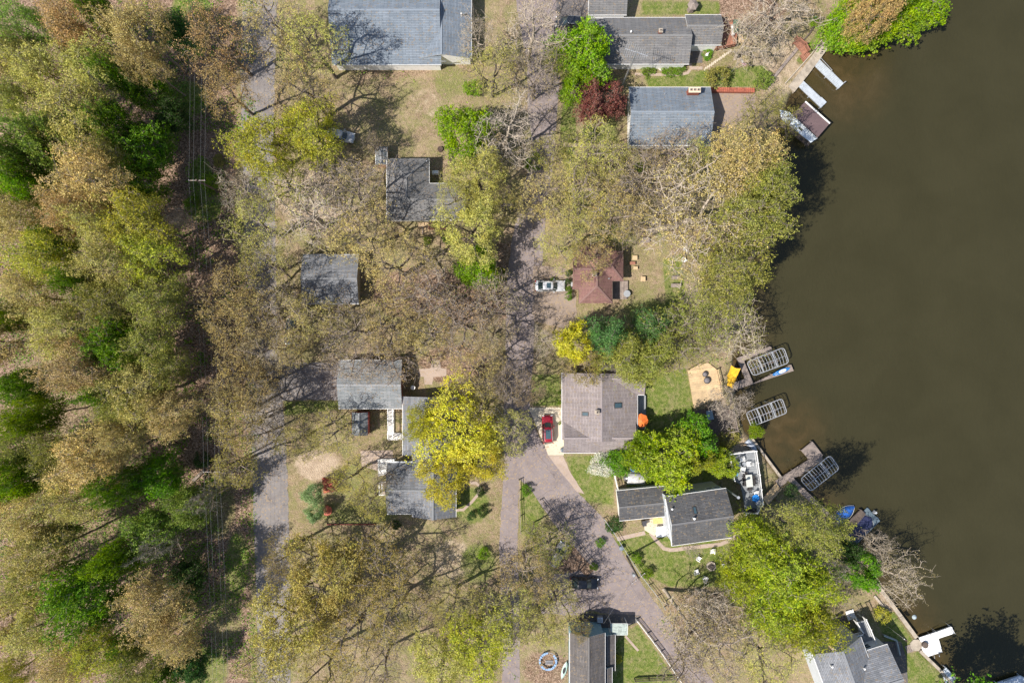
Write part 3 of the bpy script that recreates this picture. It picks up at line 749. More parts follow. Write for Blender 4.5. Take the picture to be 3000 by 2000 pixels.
# 6 taupe roof house with skylights
h = house('taupe_roofed_house', 'large lake house with taupe shingle roof and skylights beside the red car', 1757, 1210)
F1, l, w, ze, zr = gable(h, 1757, 1190, 196, 221, 90, 2.8, 5.0, SH_TAUPE, WHITE)
gable(h, 1756, 1279, 211, 95, 0, 2.8, 4.35, SH_TAUPE, WHITE)
gable(h, 1822, 1108, 132, 97, 0, 2.8, 4.35, SH_TAUPE, WHITE)
qc = W(1757, 1190, 2.8)
for (sx, sy, a, b) in ((1714, 1212, .48, .32), (1811, 1187, .62, .42)):
    z = 4.0; q = W(sx, sy, z)
    skylight(h, F1, l, w, ze, zr, q.y - qc.y, -(q.x - qc.x), b, a)
chimney(h, 1750, 1207, 4.9, 0.55, 0.5, 0.6, plain('cream_render', (0.62, 0.55, 0.42), 0.7), 0)
m = deck('side_deck', 'narrow dark plank deck under the eave of the taupe-roofed house', 'deck', [(1866, 1158), (1892, 1158), (1892, 1256), (1862, 1256)], 0.6, 90, W_DGREY, zbot=-0.05)
# 7 two-storey house with attached garage
h = house('two_storey_house', 'two-storey grey-roofed house with white walls beside the railed sun deck', 2050, 1515)
rot = 8.0
F, l, w, ze, zr = gable(h, 2048, 1514, 180, 145, rot, 6.6, 8.6, SH_DGREY, PALEG, over=0.25)
north = math.radians(rot + 90); west = math.radians(rot + 180)
for u, z, ww, hh in ((-3.9, 4.2, .9, 1.1), (-2.8, 4.2, .9, 1.1), (0.1, 4.6, .9, .8), (2.7, 4.4, 1.0, 1.1), (3.85, 4.4, 1.0, 1.1)):
    p = F(u, w - 0.25, z); window(h, p, north, ww, hh)
for v in (1.2, -2.4):
    p = F(-l + 0.25, v, 4.2); window(h, p, west, 0.9, 1.2)
q = W(2036, 1494, 7.9); c = W(2048, 1514, 6.6); dx, dy = q.x - c.x, q.y - c.y
u = dx * math.cos(math.radians(rot)) + dy * math.sin(math.radians(rot)); v = -dx * math.sin(math.radians(rot)) + dy * math.cos(math.radians(rot))
skylight(h, F, l, w, ze, zr, u, v, .26, .5)
vent(h, 2034, 1519, 8.4, 0.12, 0.45, WPAINT); vent(h, 1969, 1491, 7.7, 0.1, 0.25, WPAINT)
cube_part('roof_edge_board', h, (*Vector(F(-l - 0.06, 0, 0)).xy, 6.62), (0.08, 2 * w, 0.16), WPAINT, math.radians(rot))
b = MB(); q = Vector(F(l + 1.1, 2.6, 0)); b.lathe((q.x, q.y, 0), [(0.13, 0), (0.13, 8.3), (0.22, 8.32), (0.22, 8.5)], 12); build('flue_pipe', b, GALV, h)
t = house('attached_garage', 'low dark-roofed garage joined to the west side of the two-storey house', 1881, 1474, 'garage')
gable(t, 1883, 1474, 146, 88, 5.6, 2.6, 3.7, SH_DGREY, WHITE, over=0.25)
for k, (px_, py_) in enumerate(((1915, 1517),)):
    t = thing('entry_ramp', 'orange-tan plywood landing beside white entry steps of the two-storey house', 'landing', W(1930, 1525, 0))
    b = MB(); q = W(1931, 1523, 0.5); b.box((q.x, q.y, 0.47), (1.9, 1.05, 0.06), math.radians(5)); build('panel', b, plain('orange_plywood', (0.66, 0.42, 0.16), 0.7, var=.08), t)
    b = MB(); b.box((q.x, q.y, 0.22), (1.8, .95, 0.44), math.radians(5)); build('base', b, W_TAN, t)
    b = MB(); q = W(1932, 1516, .53)
    for i in range(3): b.box((q.x - .15 + i * .16, q.y, 0.51), (0.05, .15, 0.01), .1); b.box((q.x - .1 + i * .16, q.y + .04, 0.511), (0.1, .04, 0.01), .1)
    build('marking', b, IRON, t)
t = thing('entry_steps', 'white concrete entry steps on the west wall of the two-storey house', 'steps', W(1938, 1552, 0))
stairs(t, W(1938, 1573, .2).xy, W(1937, 1540, .6).xy, 1.5, 0.0, 0.75, 4, WHITE)
# 8 house in the lower right corner
h = house('corner_house', 'light grey shingled house with pale walls in the lower right corner', 2480, 1960)
F, l, w, ze, zr = gable(h, 2486, 1985, 202, 150, -70, 6.0, 7.9, SH_LGREY, PALEG, over=0.25)
F2, l2, w2, _, _ = gable(h, 2565, 1989, 128, 176, 17, 5.6, 7.6, SH_LGREY, PALEG, over=0.2)
nrm = math.radians(110)
p = F(-l + 0.25, 2.0 * -1 + 0.2, 4.6); window(h, F(-l + 0.25, 1.6, 3.9), nrm, 1.3, 1.0)
window(h, F2(0.4, w2 - 0.2, 4.2), math.radians(107), 1.6, 1.2)
vent(h, 2438, 1953, 7.2, .1, .3, WPAINT); vent(h, 2533, 1959, 6.8, .1, .3, WPAINT)
chimney(h, 2443, 1901, 6.9, 0.35, 0.35, 0.5, plain('peach_flue_brick', (0.55, 0.36, 0.26), 0.8))
t = deck('balcony', 'grey balcony deck with white railings on the corner house', 'balcony', [(2512, 1823), (2537, 1815), (2549, 1843), (2568, 1884), (2527, 1896)], 3.0, -66, W_DGREY)
railing(t, [(2537, 1813), (2551, 1843), (2567, 1882)], 3.0, WPAINT, 1.0)
railing(t, [(2510, 1822), (2532, 1857)], 3.0, WPAINT, 1.0)
railing(t, [(2532, 1857), (2500, 1866)], 3.0, WPAINT, 1.0)
stairs(t, W(2518, 1815, .3).xy, W(2524, 1846, 2.4).xy, 1.4, 0, 2.9, 11, W_DGREY, WPAINT)
# 9 house at the bottom
h = house('grey_gabled_house', 'dark grey gabled house with dusty blue end wall at the bottom centre', 1725, 1960)
F, l, w, ze, zr = gable(h, 1721, 1978, 250, 103, 90, 4.7, 6.3, SH_BROWN, BLUEW, over=0.2)
window(h, F(l - 0.2, 0.4, 2.2), math.radians(90), 0.9, 1.0); window(h, F(l - 0.2, 0.6, 4.2), math.radians(90), 0.9, 1.0)
gable(h, 1778, 1911, 106, 48, 90, 2.9, 3.4, SH_BROWN, BLUEW, over=0.15)
gable(h, 1778, 2010, 112, 30, 90, 3.6, 4.0, SH_BROWN, BLUEW, over=0.1)
t = thing('porch_roof', 'green-grey corrugated porch roof on posts beside the blue end wall', 'porch', W(1812, 1842, 0))
a = W(1788, 1826, 2.5); b_ = W(1838, 1859, 2.5); b = MB(); n = 26
for i in range(n):
    x0 = a.x + (b_.x - a.x) * i / n; wv = (b_.x - a.x) / n
    b.box((x0 + wv / 2, (a.y + b_.y) / 2, 2.5 + (0.03 if i % 2 else 0)), (wv * 0.98, a.y - b_.y, 0.02))
build('corrugated_sheet', b, plain('green_grey_fibreglass', (0.36, 0.42, 0.39), 0.5, var=.35, scale=3), t)
b = MB()
for y in (a.y, b_.y): b.bar((a.x, y, 2.42), (b_.x, y, 2.42), 0.09, 0.12)
b.bar((b_.x + .02, a.y, 2.44), (b_.x + .02, b_.y, 2.44), 0.1, 0.14); build('beam', b, WPAINT, t)
for x in (a.x + .1, b_.x - .05):
    for y in (a.y - .05, b_.y + .05):
        m = MB(); m.box((x, y, 1.15), (.1, .1, 2.4)); build('post', m, WPAINT, t)
t = thing('air_conditioner', 'pale box air conditioner on the ground by the blue end wall', 'air conditioner', W(1757, 1812, 0))
m = MB(); q = W(1757, 1812, .4); m.box((q.x, q.y, .45), (.85, .85, .9)); build('case', m, ALU, t)
m = MB(); m.lathe((q.x, q.y, .9), [(.34, 0), (.34, .02), (.05, .03)], 16); build('fan_grille', m, GALV, t)
# 10 garage, shed and house on the outlined plot
h = house('long_garage', 'garage with pale weathered roof beside the street with tree shadow across it', 1085, 1126, 'garage')
gable(h, 1085, 1126, 186, 141, 0, 2.7, 3.9, SH_PALE, BRICKW)
h = house('red_trimmed_shed', 'small grey-roofed shed with red trim south of the long garage', 1054, 1241, 'shed')
gable(h, 1054, 1241, 67, 47, 90, 2.2, 3.0, SH_PALE, plain('red_shed_wall', (0.28, 0.07, 0.06), 0.7), trim=TRIMR, over=0.1)
h = house('rambling_house', 'rambling grey-roofed house half covered by the vivid yellow tree', 1240, 1350)
gable(h, 1258, 1247, 172, 156, 90, 2.8, 4.3, SH_LGREY, WHITE)
gable(h, 1204, 1430, 140, 150, 0, 3.0, 4.7, SH_LGREY, WHITE)
gable(h, 1272, 1421, 186, 127, 90, 3.0, 4.85, SH_LGREY, WHITE)
gable(h, 1264, 1335, 60, 110, 90, 2.7, 3.9, SH_LGREY, WHITE)
cube_part('flat_roof', h, (*W(1180, 1358, 3.0).xy, 2.9), (S(64), S(14), 0.16), GALV)
for x in (1125,):
    t = thing('bay_window', 'white framed bay window frame on the west side of the rambling house', 'bay window', W(1122, 1430, 0))
    for k, (x0, y0, x1, y1) in enumerate(((1111, 1412, 1134, 1412), (1111, 1449, 1134, 1449), (1111, 1412, 1111, 1449), (1119, 1417, 1119, 1444))):
        m = MB(); m.bar(W(x0, y0, 2.3), W(x1, y1, 2.3), .14, .14); build('beam', m, WPAINT, t)
    for (x0, y0) in ((1112, 1413), (1112, 1448)):
        m = MB(); q = W(x0, y0, 2.3); m.box((q.x, q.y, 1.1), (.12, .12, 2.3)); build('post', m, WPAINT, t)
    m = MB(); q = W(1125, 1430, .3); m.box((q.x, q.y, .15), (1.1, 1.9, .4)); build('base', m, W_GREY, t)
t = deck('white_porch', 'white railed porch platform west of the rambling house', 'porch', [(1107, 1346), (1156, 1345), (1150, 1384), (1108, 1394)], 0.6, 0, WPAINT, zbot=-.05)
railing(t, [(1109, 1347), (1156, 1346)], 0.6, WPAINT, 0.95)
t = thing('pergola', 'white pergola walkway with red edge between the shed and rambling house', 'pergola', W(1157, 1242, 0))
for x in (1136, 1150):
    m = MB(); m.bar(W(x, 1198, 2.4), W(x, 1286, 2.4), .1, .16); build('beam', m, WPAINT, t)
for y in (1204, 1226, 1248, 1270):
    m = MB(); m.bar(W(1134, y, 2.48), W(1154, y, 2.48), .08, .1); build('rafter', m, WPAINT, t)
for x in (1136, 1150):
    for y in (1200, 1284):
        m = MB(); q = W(x, y, 2.3); m.box((q.x, q.y, 1.15), (.12, .12, 2.3)); build('post', m, WPAINT, t)
t = deck('boardwalk', 'white-washed boardwalk with steps running beside the rambling house', 'boardwalk', [(1136, 1199), (1154, 1199), (1154, 1268), (1178, 1268), (1178, 1287), (1138, 1289)], 0.35, 0, plain('whitewashed_boards', (0.62, 0.60, 0.57), 0.7, var=.2), zbot=-.05, posts=False)
# 11 long low house and garage at the top
h = house('long_low_house', 'long low house with grey roof, red brick chimney and white south wall at the top', 1900, 110)
gable(h, 1893, 120, 252, 136, 0, 3.0, 4.9, SH_GREY, WHITE, over=0.4)
gable(h, 2060, 88, 106, 88, 0, 3.0, 4.4, SH_GREY, WHITE, over=0.3)
gable(h, 1750, 82, 60, 56, 0, 2.8, 3.7, SH_GREY, WHITE, over=0.2)
chimney(h, 1936, 90, 4.6, 0.5, 0.5, 0.7, BRICKW); vent(h, 1849, 93, 4.5, .1, .35, WPAINT)
h = house('white_garage', 'garage with light grey roof and white south wall behind the dark car', 1780, 0, 'garage')
gable(h, 1780, -8, 112, 104, 0, 2.8, 4.0, SH_GREY, WHITE, over=0.25)
t = deck('red_stained_deck', 'red-brown railed deck on the east end of the long low house', 'deck', [(2117, 60), (2160, 62), (2158, 128), (2120, 140), (2104, 140), (2117, 132)], 0.9, 90, W_RED)
railing(t, [(2128, 58), (2158, 60), (2156, 128), (2098, 140)], 0.9, W_RED, 0.95)
stairs(t, W(2176, 108, .2).xy, W(2160, 108, .8).xy, 1.8, 0.05, 0.85, 4, W_TAN)
# 12 square house with the chimney
h = house('slate_roofed_house', 'square house with slate blue roof and broad three-flue chimney', 1962, 341)
gable(h, 1962, 341, 240, 170, 0, 3.0, 5.0, SH_BLUE, WHITE, over=0.3)
chimney(h, 2035, 264, 3.3, 1.7, 0.7, 1.7, BRICKW, flues=3, capm=plain('cream_chimney_cap', (0.6, 0.5, 0.38), 0.7))
vent(h, 1948, 275, 3.4)
t = thing('pergola', 'open slatted wooden pergola along the south wall of the slate-roofed house', 'pergola', W(1984, 440, 0))
for x in range(1936, 2036, 12):
    m = MB(); m.bar(W(x, 428, 2.4), W(x, 452, 2.4), .08, .14); build('rafter', m, W_GREY, t)
m = MB(); m.bar(W(1934, 450, 2.3), W(2034, 450, 2.3), .12, .14); build('beam', m, W_GREY, t)
for x in (1936, 1984, 2032):
    m = MB(); q = W(x, 450, 2.2); m.box((q.x, q.y, 1.1), (.12, .12, 2.2)); build('post', m, W_GREY, t)
# ---------------------------------------------------------------- shore walls, docks, lifts, boats
def strip(name, label, cat, pts, w, z0, z1, mat, px=True):
    P = [W(*p, z1).xy for p in pts]; L = []; R = []
    for i, p in enumerate(P):
        d = (P[min(i + 1, len(P) - 1)] - P[max(i - 1, 0)]).normalized(); n = Vector((-d.y, d.x))
        L.append(p + n * w / 2); R.append(p - n * w / 2)
    t = thing(name, label, cat, (*P[0].lerp(P[-1], .5), z0))
    for i in range(len(P) - 1):
        segs = max(1, int((P[i + 1] - P[i]).length / 2.5))
        for k in range(segs):
            a0, a1 = L[i].lerp(L[i + 1], k / segs), L[i].lerp(L[i + 1], (k + 0.994) / segs)
            b0, b1 = R[i].lerp(R[i + 1], k / segs), R[i].lerp(R[i + 1], (k + 0.994) / segs)
            m = MB(); m.prism([a0, a1, b1, b0], z0, z1 + random.uniform(-.015, .015)); build('slab', m, mat, t)
    return t
strip('seawall', 'broad pale concrete seawall walkway beside the two white docks', 'seawall', [(2580, -60), (2505, 18), (2452, 86), (2360, 210), (2318, 262)], 1.35, -2.2, 0.1, CONC)
strip('seawall_curb', 'low stone curb along the landward edge of the concrete seawall', 'curb', [(2490, 22), (2438, 78), (2378, 158), (2300, 245)], 0.16, -0.3, 0.3, CONC)
strip('seawall', 'narrow seawall east of the railed sun deck', 'seawall', [(2202, 1282), (2290, 1400)], 0.35, -2.2, 0.12, CONC)
strip('seawall', 'wooden shore walkway south-east of the dock with the end platform', 'walkway', [(2312, 1398), (2345, 1432), (2436, 1518), (2470, 1562)], 0.9, -2.2, 0.12, W_GREY)
strip('seawall', 'long concrete seawall below the budding pinkish tree leading to round landing', 'seawall', [(2570, 1712), (2636, 1800), (2686, 1868)], 0.6, -2.2, 0.12, CONC)
strip('seawall', 'concrete seawall at the bottom edge beside the small green lawn', 'seawall', [(2696, 1906), (2752, 1960), (2796, 2010), (2900, 2150)], 0.45, -2.2, 0.12, CONC)
t = thing('landing', 'round-cornered concrete landing between the seawalls by the white dock', 'landing', W(2684, 1889, 0))
m = MB(); m.prism([W(2684 + 18 * math.cos(a), 1889 + 18 * math.sin(a), .16).xy for a in [math.radians(22.5 + 45 * k) for k in range(8)]], -2.0, .16); build('slab', m, CONC, t)
stairs(t, W(2655, 1903, .1).xy, W(2672, 1896, .1).xy, 1.1, -.02, .14, 4, W_GREY)
def dock(label, pts, z, ang, mat, bw=0.16, name='dock', cat='dock', zb=-2.2): return deck(name, label, cat, pts, z, ang, mat, bw, True, zb, rimw=None)
t = dock('white slatted aluminium dock, upper of the two, with a side rail', [(2386, 190), (2403, 176), (2472, 244), (2457, 259)], 0.05, 44, W_ALU, 0.3)
m = MB(); m.tube([W(2405, 170, .5), W(2438, 206, .5)], .05); m.tube([W(2405, 170, .5), W(2401, 175, .05)], .05); m.tube([W(2438, 206, .5), W(2432, 212, .05)], .05); build('side_rail', m, ALU, t)
m = MB(); q = W(2473, 243, .3); m.box((q.x, q.y, .3), (.12, .12, 1.1)); build('bumper_post', m, ALU, t)
dock('white plank dock, lower of the two beside the seawall', [(2337, 249), (2351, 234), (2421, 300), (2406, 315)], 0.05, -44, W_ALU, 0.18)
# boathouse: membrane roof canopy, white flat deck with hatch, brown walkway
t = thing('boathouse', 'boathouse with brown-purple canopy, white flat roof and hatch over the lake', 'boathouse', (*W(2370, 365, 0).xy, -2.2))
A = [W(2357, 300, 2.3), W(2429, 364, 2.3), W(2396, 402, 2.3), W(2322, 336, 2.3)]
m = MB(); m.prism([a.xy for a in A], 2.2, 2.3); build('canopy_roof', m, W_PURPLE, t)
m = MB(); m.bar(A[0] + Vector((0.1, .1, 0.03)), A[1] + Vector((.1, .1, .03)), .2, .12); build('edge_beam', m, WPAINT, t)
B = [W(2285, 322, 1.7), W(2312, 328, 1.7), W(2395, 405, 1.7), W(2376, 418, 1.7), W(2290, 348, 1.7)]
m = MB(); m.prism([b.xy for b in B], 1.55, 1.7); build('flat_roof', m, plain('white_roof_membrane', (0.60, 0.66, 0.70), 0.5, var=.12), t)
m = MB(); q = W(2346, 378, 1.9); m.box((q.x, q.y, 1.76), (1.0, .6, .14), math.radians(-38)); o = build('hatch', m, WPAINT, t)
m = MB(); m.box((q.x, q.y, 1.84), (.75, .36, .02), math.radians(-38)); build('pane', m, GLASS, o)
for p in (W(2426, 364, 2.2), W(2396, 400, 2.2), W(2360, 304, 2.2), W(2376, 414, 1.6), W(2300, 350, 1.6)):
    m = MB(); m.box((p.x, p.y, (p.z - 2.2) / 2 - 0.1), (.14, .14, p.z + 2.0)); build('post', m, W_GREY, t)
dock('brown plank walkway along the boathouse white roof', [(2286, 362), (2296, 356), (2376, 418), (2367, 428)], 0.1, 51, W_DARK, .16, 'walkway', 'walkway')
t = deck('stair_platform', 'red-brown wooden stair platform above the concrete seawall', 'platform', [(2326, 124), (2345, 108), (2374, 140), (2356, 160)], 0.9, 40, W_RED)
railing(t, [(2334, 108), (2362, 125), (2372, 146)], 0.9, W_RED, 0.95)
stairs(t, W(2366, 172, .1).xy, W(2353, 152, .8).xy, 1.5, 0.0, 0.85, 5, W_RED)
strip('ramp', 'long straight grey timber retaining edge running down from the stair platform', 'timber wall', [(2266, 228), (2300, 186), (2340, 138)], 0.45, -.2, 0.35, W_GREY)
strip('timber_edging', 'dark timber edge beyond the stair platform toward bright green tree', 'timber edge', [(2356, 116), (2374, 96), (2386, 76)], 0.2, -.1, 0.35, W_DARK)
# dock with yellow sail
dock('weathered grey L-shaped dock around the upper pontoon lift with paddle board', [(2158, 1049), (2174, 1043), (2207, 1123), (2318, 1068), (2325, 1085), (2150, 1143), (2142, 1124), (2184, 1110)], 0.05, 18, W_GREY, .15)
dock('short grey finger dock north of the upper pontoon lift', [(2170, 1045), (2257, 1014), (2262, 1024), (2176, 1057)], 0.055, 108, W_GREY, .15)
dock('dark plank dock between the two covered boats', [(2466, 1546), (2523, 1492), (2537, 1505), (2482, 1570)], 0.1, -48, W_DARK, .3)
dock('dock walkway leading out to the square end platform', [(2272, 1408), (2372, 1345), (2408, 1330), (2410, 1345), (2345, 1392), (2316, 1402), (2284, 1428)], 0.1, 35, W_GREY, .16)
dock('square wooden end platform above the dock beside the third pontoon lift', [(2348, 1319), (2380, 1293), (2411, 1333), (2374, 1349)], 0.12, 0, W_GREY, .16, 'platform', 'platform')
t = dock('white L-shaped dock reaching into the lake near the lower right', [(2694, 1868), (2788, 1835), (2797, 1853), (2750, 1870), (2761, 1909), (2718, 1922), (2706, 1912)], 0.1, 18, WPAINT, .28)
for (x, y) in ((2733, 1862), (2748, 1852), (2789, 1836), (2799, 1855)):
    m = MB(); q = W(x, y, .9); m.tube([(q.x, q.y, -2), (q.x, q.y, 1.0)], .04); build('pile', m, GALV, t)
m = MB()
for k, (x, y) in enumerate(((2738, 1922), (2752, 1917))):
    a = W(x, y, .5); m.tube([a + Vector((-.1, .3, -.3)), a, a + Vector((.1, -.35, -.1)), a + Vector((.25, -.3, -1.2))], .03)
build('ladder', m, ALU, t)
tag(build('dock_box', MB().lathe(W(2711, 1889, .5).xy.to_3d() + Vector((0, 0, .11)), [(.45, 0), (.48, .45), (.3, .5)], 14), W_DARK), 'round dark brown table standing on the white dock', 'table')
dock('grey plank dock at the bottom edge in the shadowed water', [(2760, 1972), (2772, 1954), (2800, 1985), (2788, 2010), (2775, 2010)], 0.05, 45, W_ALU, .2)
dock('pale dock corner at the bottom right edge', [(2920, 2000), (2990, 1978), (3030, 2000), (3000, 2040), (2930, 2040)], 0.05, 20, W_ALU, .2)

def lift(label, c, ch, z=2.0, nrib=12, group='pontoon boat lifts with bare canopy frames'):
    """bare canopy frame of a boat lift: four corner pixels in order"""
    P = [W(*p, z) for p in c]; ctr = (P[0] + P[1] + P[2] + P[3]) / 4
    t = thing('boat_lift', label, 'boat lift', (ctr.x, ctr.y, -2.2), group=group)
    e1 = P[1] - P[0]; e2 = P[3] - P[0]; up = Vector((0, 0, 1))
    def Q(u, v, dz=0): return P[0].lerp(P[1], u).lerp(P[3].lerp(P[2], u), v) + up * dz
    rr = 0.07; cu, cv = ch
    ring = []
    for (u, v, s) in ((0, 0, 0), (1, 0, 1), (1, 1, 2), (0, 1, 3)):
        for k in range(5):
            a = k / 4 * math.pi / 2
            x, y = [(1 - math.sin(a), 1 - math.cos(a)), (1 - math.cos(a), 1 - math.sin(a))][0]
            if s == 0: uu, vv = cu * (1 - math.sin(a)), cv * (1 - math.cos(a))
            elif s == 1: uu, vv = 1 - cu * (1 - math.sin(a)), cv * (1 - math.cos(a))
            elif s == 2: uu, vv = 1 - cu * (1 - math.sin(a)), 1 - cv * (1 - math.cos(a))
            else: uu, vv = cu * (1 - math.sin(a)), 1 - cv * (1 - math.cos(a))
            ring.append((s, k, uu, vv))
    pts = []
    for s in range(4):
        g = [(uu, vv) for (ss, k, uu, vv) in ring if ss == s]
        g = sorted(g, key=lambda q: q[0]) if s in (1,) else g
        if s == 0: g = sorted(g, key=lambda q: q[0])           # left end to top edge
        if s == 1: g = sorted(g, key=lambda q: q[0])
        if s == 2: g = sorted(g, key=lambda q: -q[0])
        if s == 3: g = sorted(g, key=lambda q: -q[0])
        pts += g
    m = MB(); m.tube([Q(u, v, -.25) for u, v in pts + [pts[0]]], rr, 6); build('perimeter_tube', m, ALU, t)
    for k in range(nrib):
        u = 0.06 + 0.88 * k / (nrib - 1); m = MB()
        m.tube([Q(u, v, -.25 + 0.35 * (1 - (2 * v - 1) ** 2)) for v in (0, .12, .3, .5, .7, .88, 1)], .035, 5); build('rib', m, ALU, t)
    m = MB(); m.tube([Q(.06, .5, .12), Q(.94, .5, .12)], .04, 5); build('spine', m, ALU, t)
    for u in (0.3, 0.68):
        m = MB(); m.bar(Q(u, -.02, -.35), Q(u, 1.02, -.35), .2, .12); build('cross_beam', m, GALV, t)
        for v in (-.02, 1.02):
            m = MB(); q = Q(u, v, -.4); m.box((q.x, q.y, (q.z - 2.2) / 2), (.12, .12, q.z + 2.2)); build('leg', m, GALV, t)
    m = MB()
    for v in (.15, .35, .55, .75): m.tube([Q(0.01, v, -.25), Q(.06, v, 0)], .03, 4)
    for v in (.2, .4, .6, .8): m.tube([Q(.99, v, -.25), Q(.94, v, 0)], .03, 4)
    build('end_strut', m, ALU, t)
    m = MB()
    for v in (.22, .78): m.bar(Q(.12, v, -z - .6), Q(.9, v, -z - .6), .25, .1)
    build('bunk', m, W_DARK, t)
    return t
lift('upper pontoon lift frame beside the dock with the paddle board', [(2189, 1060), (2298, 1017), (2314, 1062), (2208, 1101)], (.09, .2))
lift('middle pontoon lift frame partly hidden by the purple-grey bare tree', [(2187, 1209), (2293, 1167), (2308, 1209), (2203, 1250)], (.07, .17))
lift('lower pontoon lift frame in shade beside the dock with the end platform', [(2346, 1404), (2434, 1333), (2462, 1373), (2377, 1440)], (.08, .22))

def loft(mb, rings, closed=True, caps=True, mi=0):
    n = len(rings[0]); vs = [p for r in rings for p in r]; fs = []
    for k in range(len(rings) - 1):
        for i in range(n if closed else n - 1):
            j = (i + 1) % n; fs.append((k * n + i, k * n + j, (k + 1) * n + j, (k + 1) * n + i))
    if caps: fs.append(tuple(reversed(range(n)))); fs.append(tuple((len(rings) - 1) * n + i for i in range(n)))
    return mb.add(vs, fs, mi)
def subsurf(o, lv=1):
    md = o.modifiers.new('subsurf', 'SUBSURF'); md.levels = lv; md.render_levels = lv
    return o
# paddle board
def along(p, q, z): 
    a = W(*p, z); b = W(*q, z); return a, b, (b - a).length, math.atan2(b.y - a.y, b.x - a.x)
a, b, L, ang = along((2263, 1099), (2315, 1077), .2)
t = thing('paddle_board', 'blue and white paddle board lying on the grey dock', 'paddle board', ((a.x + b.x) / 2, (a.y + b.y) / 2, .08), ang)
def board_shape(L, w, z0, z1, n=14, s=1.0):
    up = []; lo = []
    for k in range(n + 1):
        u = k / n; hw = w / 2 * (math.sin(math.pi * min(1, u * 1.02 + .0)) ** 0.45) * s + .01
        up.append((L * (u - .5) * s, hw)); lo.append((L * (u - .5) * s, -hw))
    return up + lo[::-1]
m = MB(); m.prism(board_shape(L, .66, 0, 0), 0, .12); build('hull', m, plain('blue_board_paint', (0.02, 0.16, 0.42), 0.4, var=.4, scale=4), t, world=False)
m = MB(); m.prism([(x * .42 + .2, y * .72) for x, y in board_shape(L, .66, 0, 0)], .12, .135); build('deck_pad', m, WPAINT, t, world=False)
m = MB(); m.box((.1, 0, .15), (.25, .1, .03)); build('handle', m, BLACK, t, world=False)
m = MB()
for k in range(7): m.box((-.35 * L + (k % 4) * .13, -.2 + .13 * (k // 2), .125), (.05, .08, .01))
build('stripe', m, WPAINT, t, world=False)
def kayak(label, p, q, w, col, z=.05, cat='kayak', depth=.3):
    a, b, L, ang = along(p, q, z)
    t = thing('kayak', label, cat, ((a.x + b.x) / 2, (a.y + b.y) / 2, z), ang)
    rings = []
    for k in range(11):
        u = k / 10; s = max(.03, math.sin(math.pi * u) ** .7); x = L * (u - .5); y = w / 2 * s
        rings.append([(x, -y, depth * .8), (x, -y * .7, depth * .25), (x, 0, 0), (x, y * .7, depth * .25), (x, y, depth * .8), (x, 0, depth * (1 + .25 * (1 - s)))])
    m = MB(); loft(m, rings); build('hull', m, plain(label[:12].replace(' ', '_') + '_paint', col, .4, var=.15), t, world=False)
    m = MB(); m.prism([(.55 * math.cos(i * .5236), .5 * w * .55 * math.sin(i * .5236)) for i in range(12)], depth * .9, depth * 1.06); build('cockpit', m, BLACK, t, world=False)
    return t
kayak('bright blue kayak under the olive tree by the shore', (2424, 1540), (2419, 1570), .75, (0.01, .28, .62))
kayak('pale green kayak beside the west wall of the dark grey house', (1660, 1934), (1645, 1986), .8, (0.38, .50, .44))
tag(build('buoy', MB().lathe((*W(2208, 1311, -.7).xy, -.9), [(.2, 0), (.38, .15), (.4, .3), (.2, .5), (.05, .55)], 14), WPAINT), 'small white buoy floating south of the middle pontoon lift', 'buoy')
tag(build('buoy', MB().lathe((*W(2678, 1806, -.7).xy, -.9), [(.2, 0), (.36, .15), (.38, .3), (.2, .5), (.05, .55)], 14), plain('pale_blue_buoy', (.35, .42, .46), .4)), 'pale blue-grey buoy floating off the long seawall above the white dock', 'buoy')
# upturned pale boat by the seawall
def boat_cover(name, label, cat, p, q, w, hgt, z, mat, rimm=None, square=False):
    a, b, L, ang = along(p, q, z + hgt)
    t = thing(name, label, cat, ((a.x + b.x) / 2, (a.y + b.y) / 2, z), ang)
    rings = []; N = 12
    for k in range(N + 1):
        u = k / N; s = 1.0 if (square and u < .85) else min(1, (1 - max(0, (u - (.55 if not square else .85)) / (.45 if not square else .15)) ** 2.0 * .93)); x = L * (u - .5); y = w / 2 * s
        hz = hgt * (.75 + .25 * math.sin(math.pi * u)) * (1 - .35 * max(0, u - .7))
        rings.append([(x, -y * .82, 0), (x, -y, hgt * .45), (x, -y * .6, hz * .88 + .03 * random.random()), (x, 0, hz + .05 * random.random()), (x, y * .6, hz * .88 + .03 * random.random()), (x, y, hgt * .45), (x, y * .82, 0)])
    m = MB(); loft(m, rings); subsurf(build('cover', m, mat, t, world=False, smooth=True), 1)
    m = MB()
    for s in (-1, 1): m.tube([(r[5 if s > 0 else 1][0], r[5 if s > 0 else 1][1] + s * .02, hgt * .42) for r in rings], .04, 5)
    build('rub_rail', m, rimm or GALV, t, world=False)
    return t, L
boat_cover('rowing_boat', 'upturned pale aluminium boat leaning at the north end of the sun deck', 'boat', (2190, 1290), (2218, 1322), 1.0, .6, 0.0, plain('pale_boat_hull', (.34, .38, .46), .5))
boat_cover('covered_boat', 'narrow boat under a bright blue tarpaulin, nearer the dock platform', 'boat', (2448, 1532), (2508, 1484), 2.0, 1.0, WL - .15, plain('bright_blue_tarpaulin', (.02, .10, .38), .45, var=.6, scale=1.4))
t, L = boat_cover('pontoon_boat', 'wide pontoon boat under a dark navy cover in the shade', 'boat', (2487, 1588), (2558, 1518), 2.7, 1.2, WL - .1, plain('navy_boat_cover', (.035, .04, .10), .5, var=.3), square=True)
m = MB(); m.prism([(-L / 2 - .1, -1.5), (L / 2 + .7, -1.5), (L / 2 + .7, 1.5), (-L / 2 - .1, 1.5)], .35, .45); build('platform', m, plain('teal_grey_deck', (.10, .14, .17), .6), t, world=False)
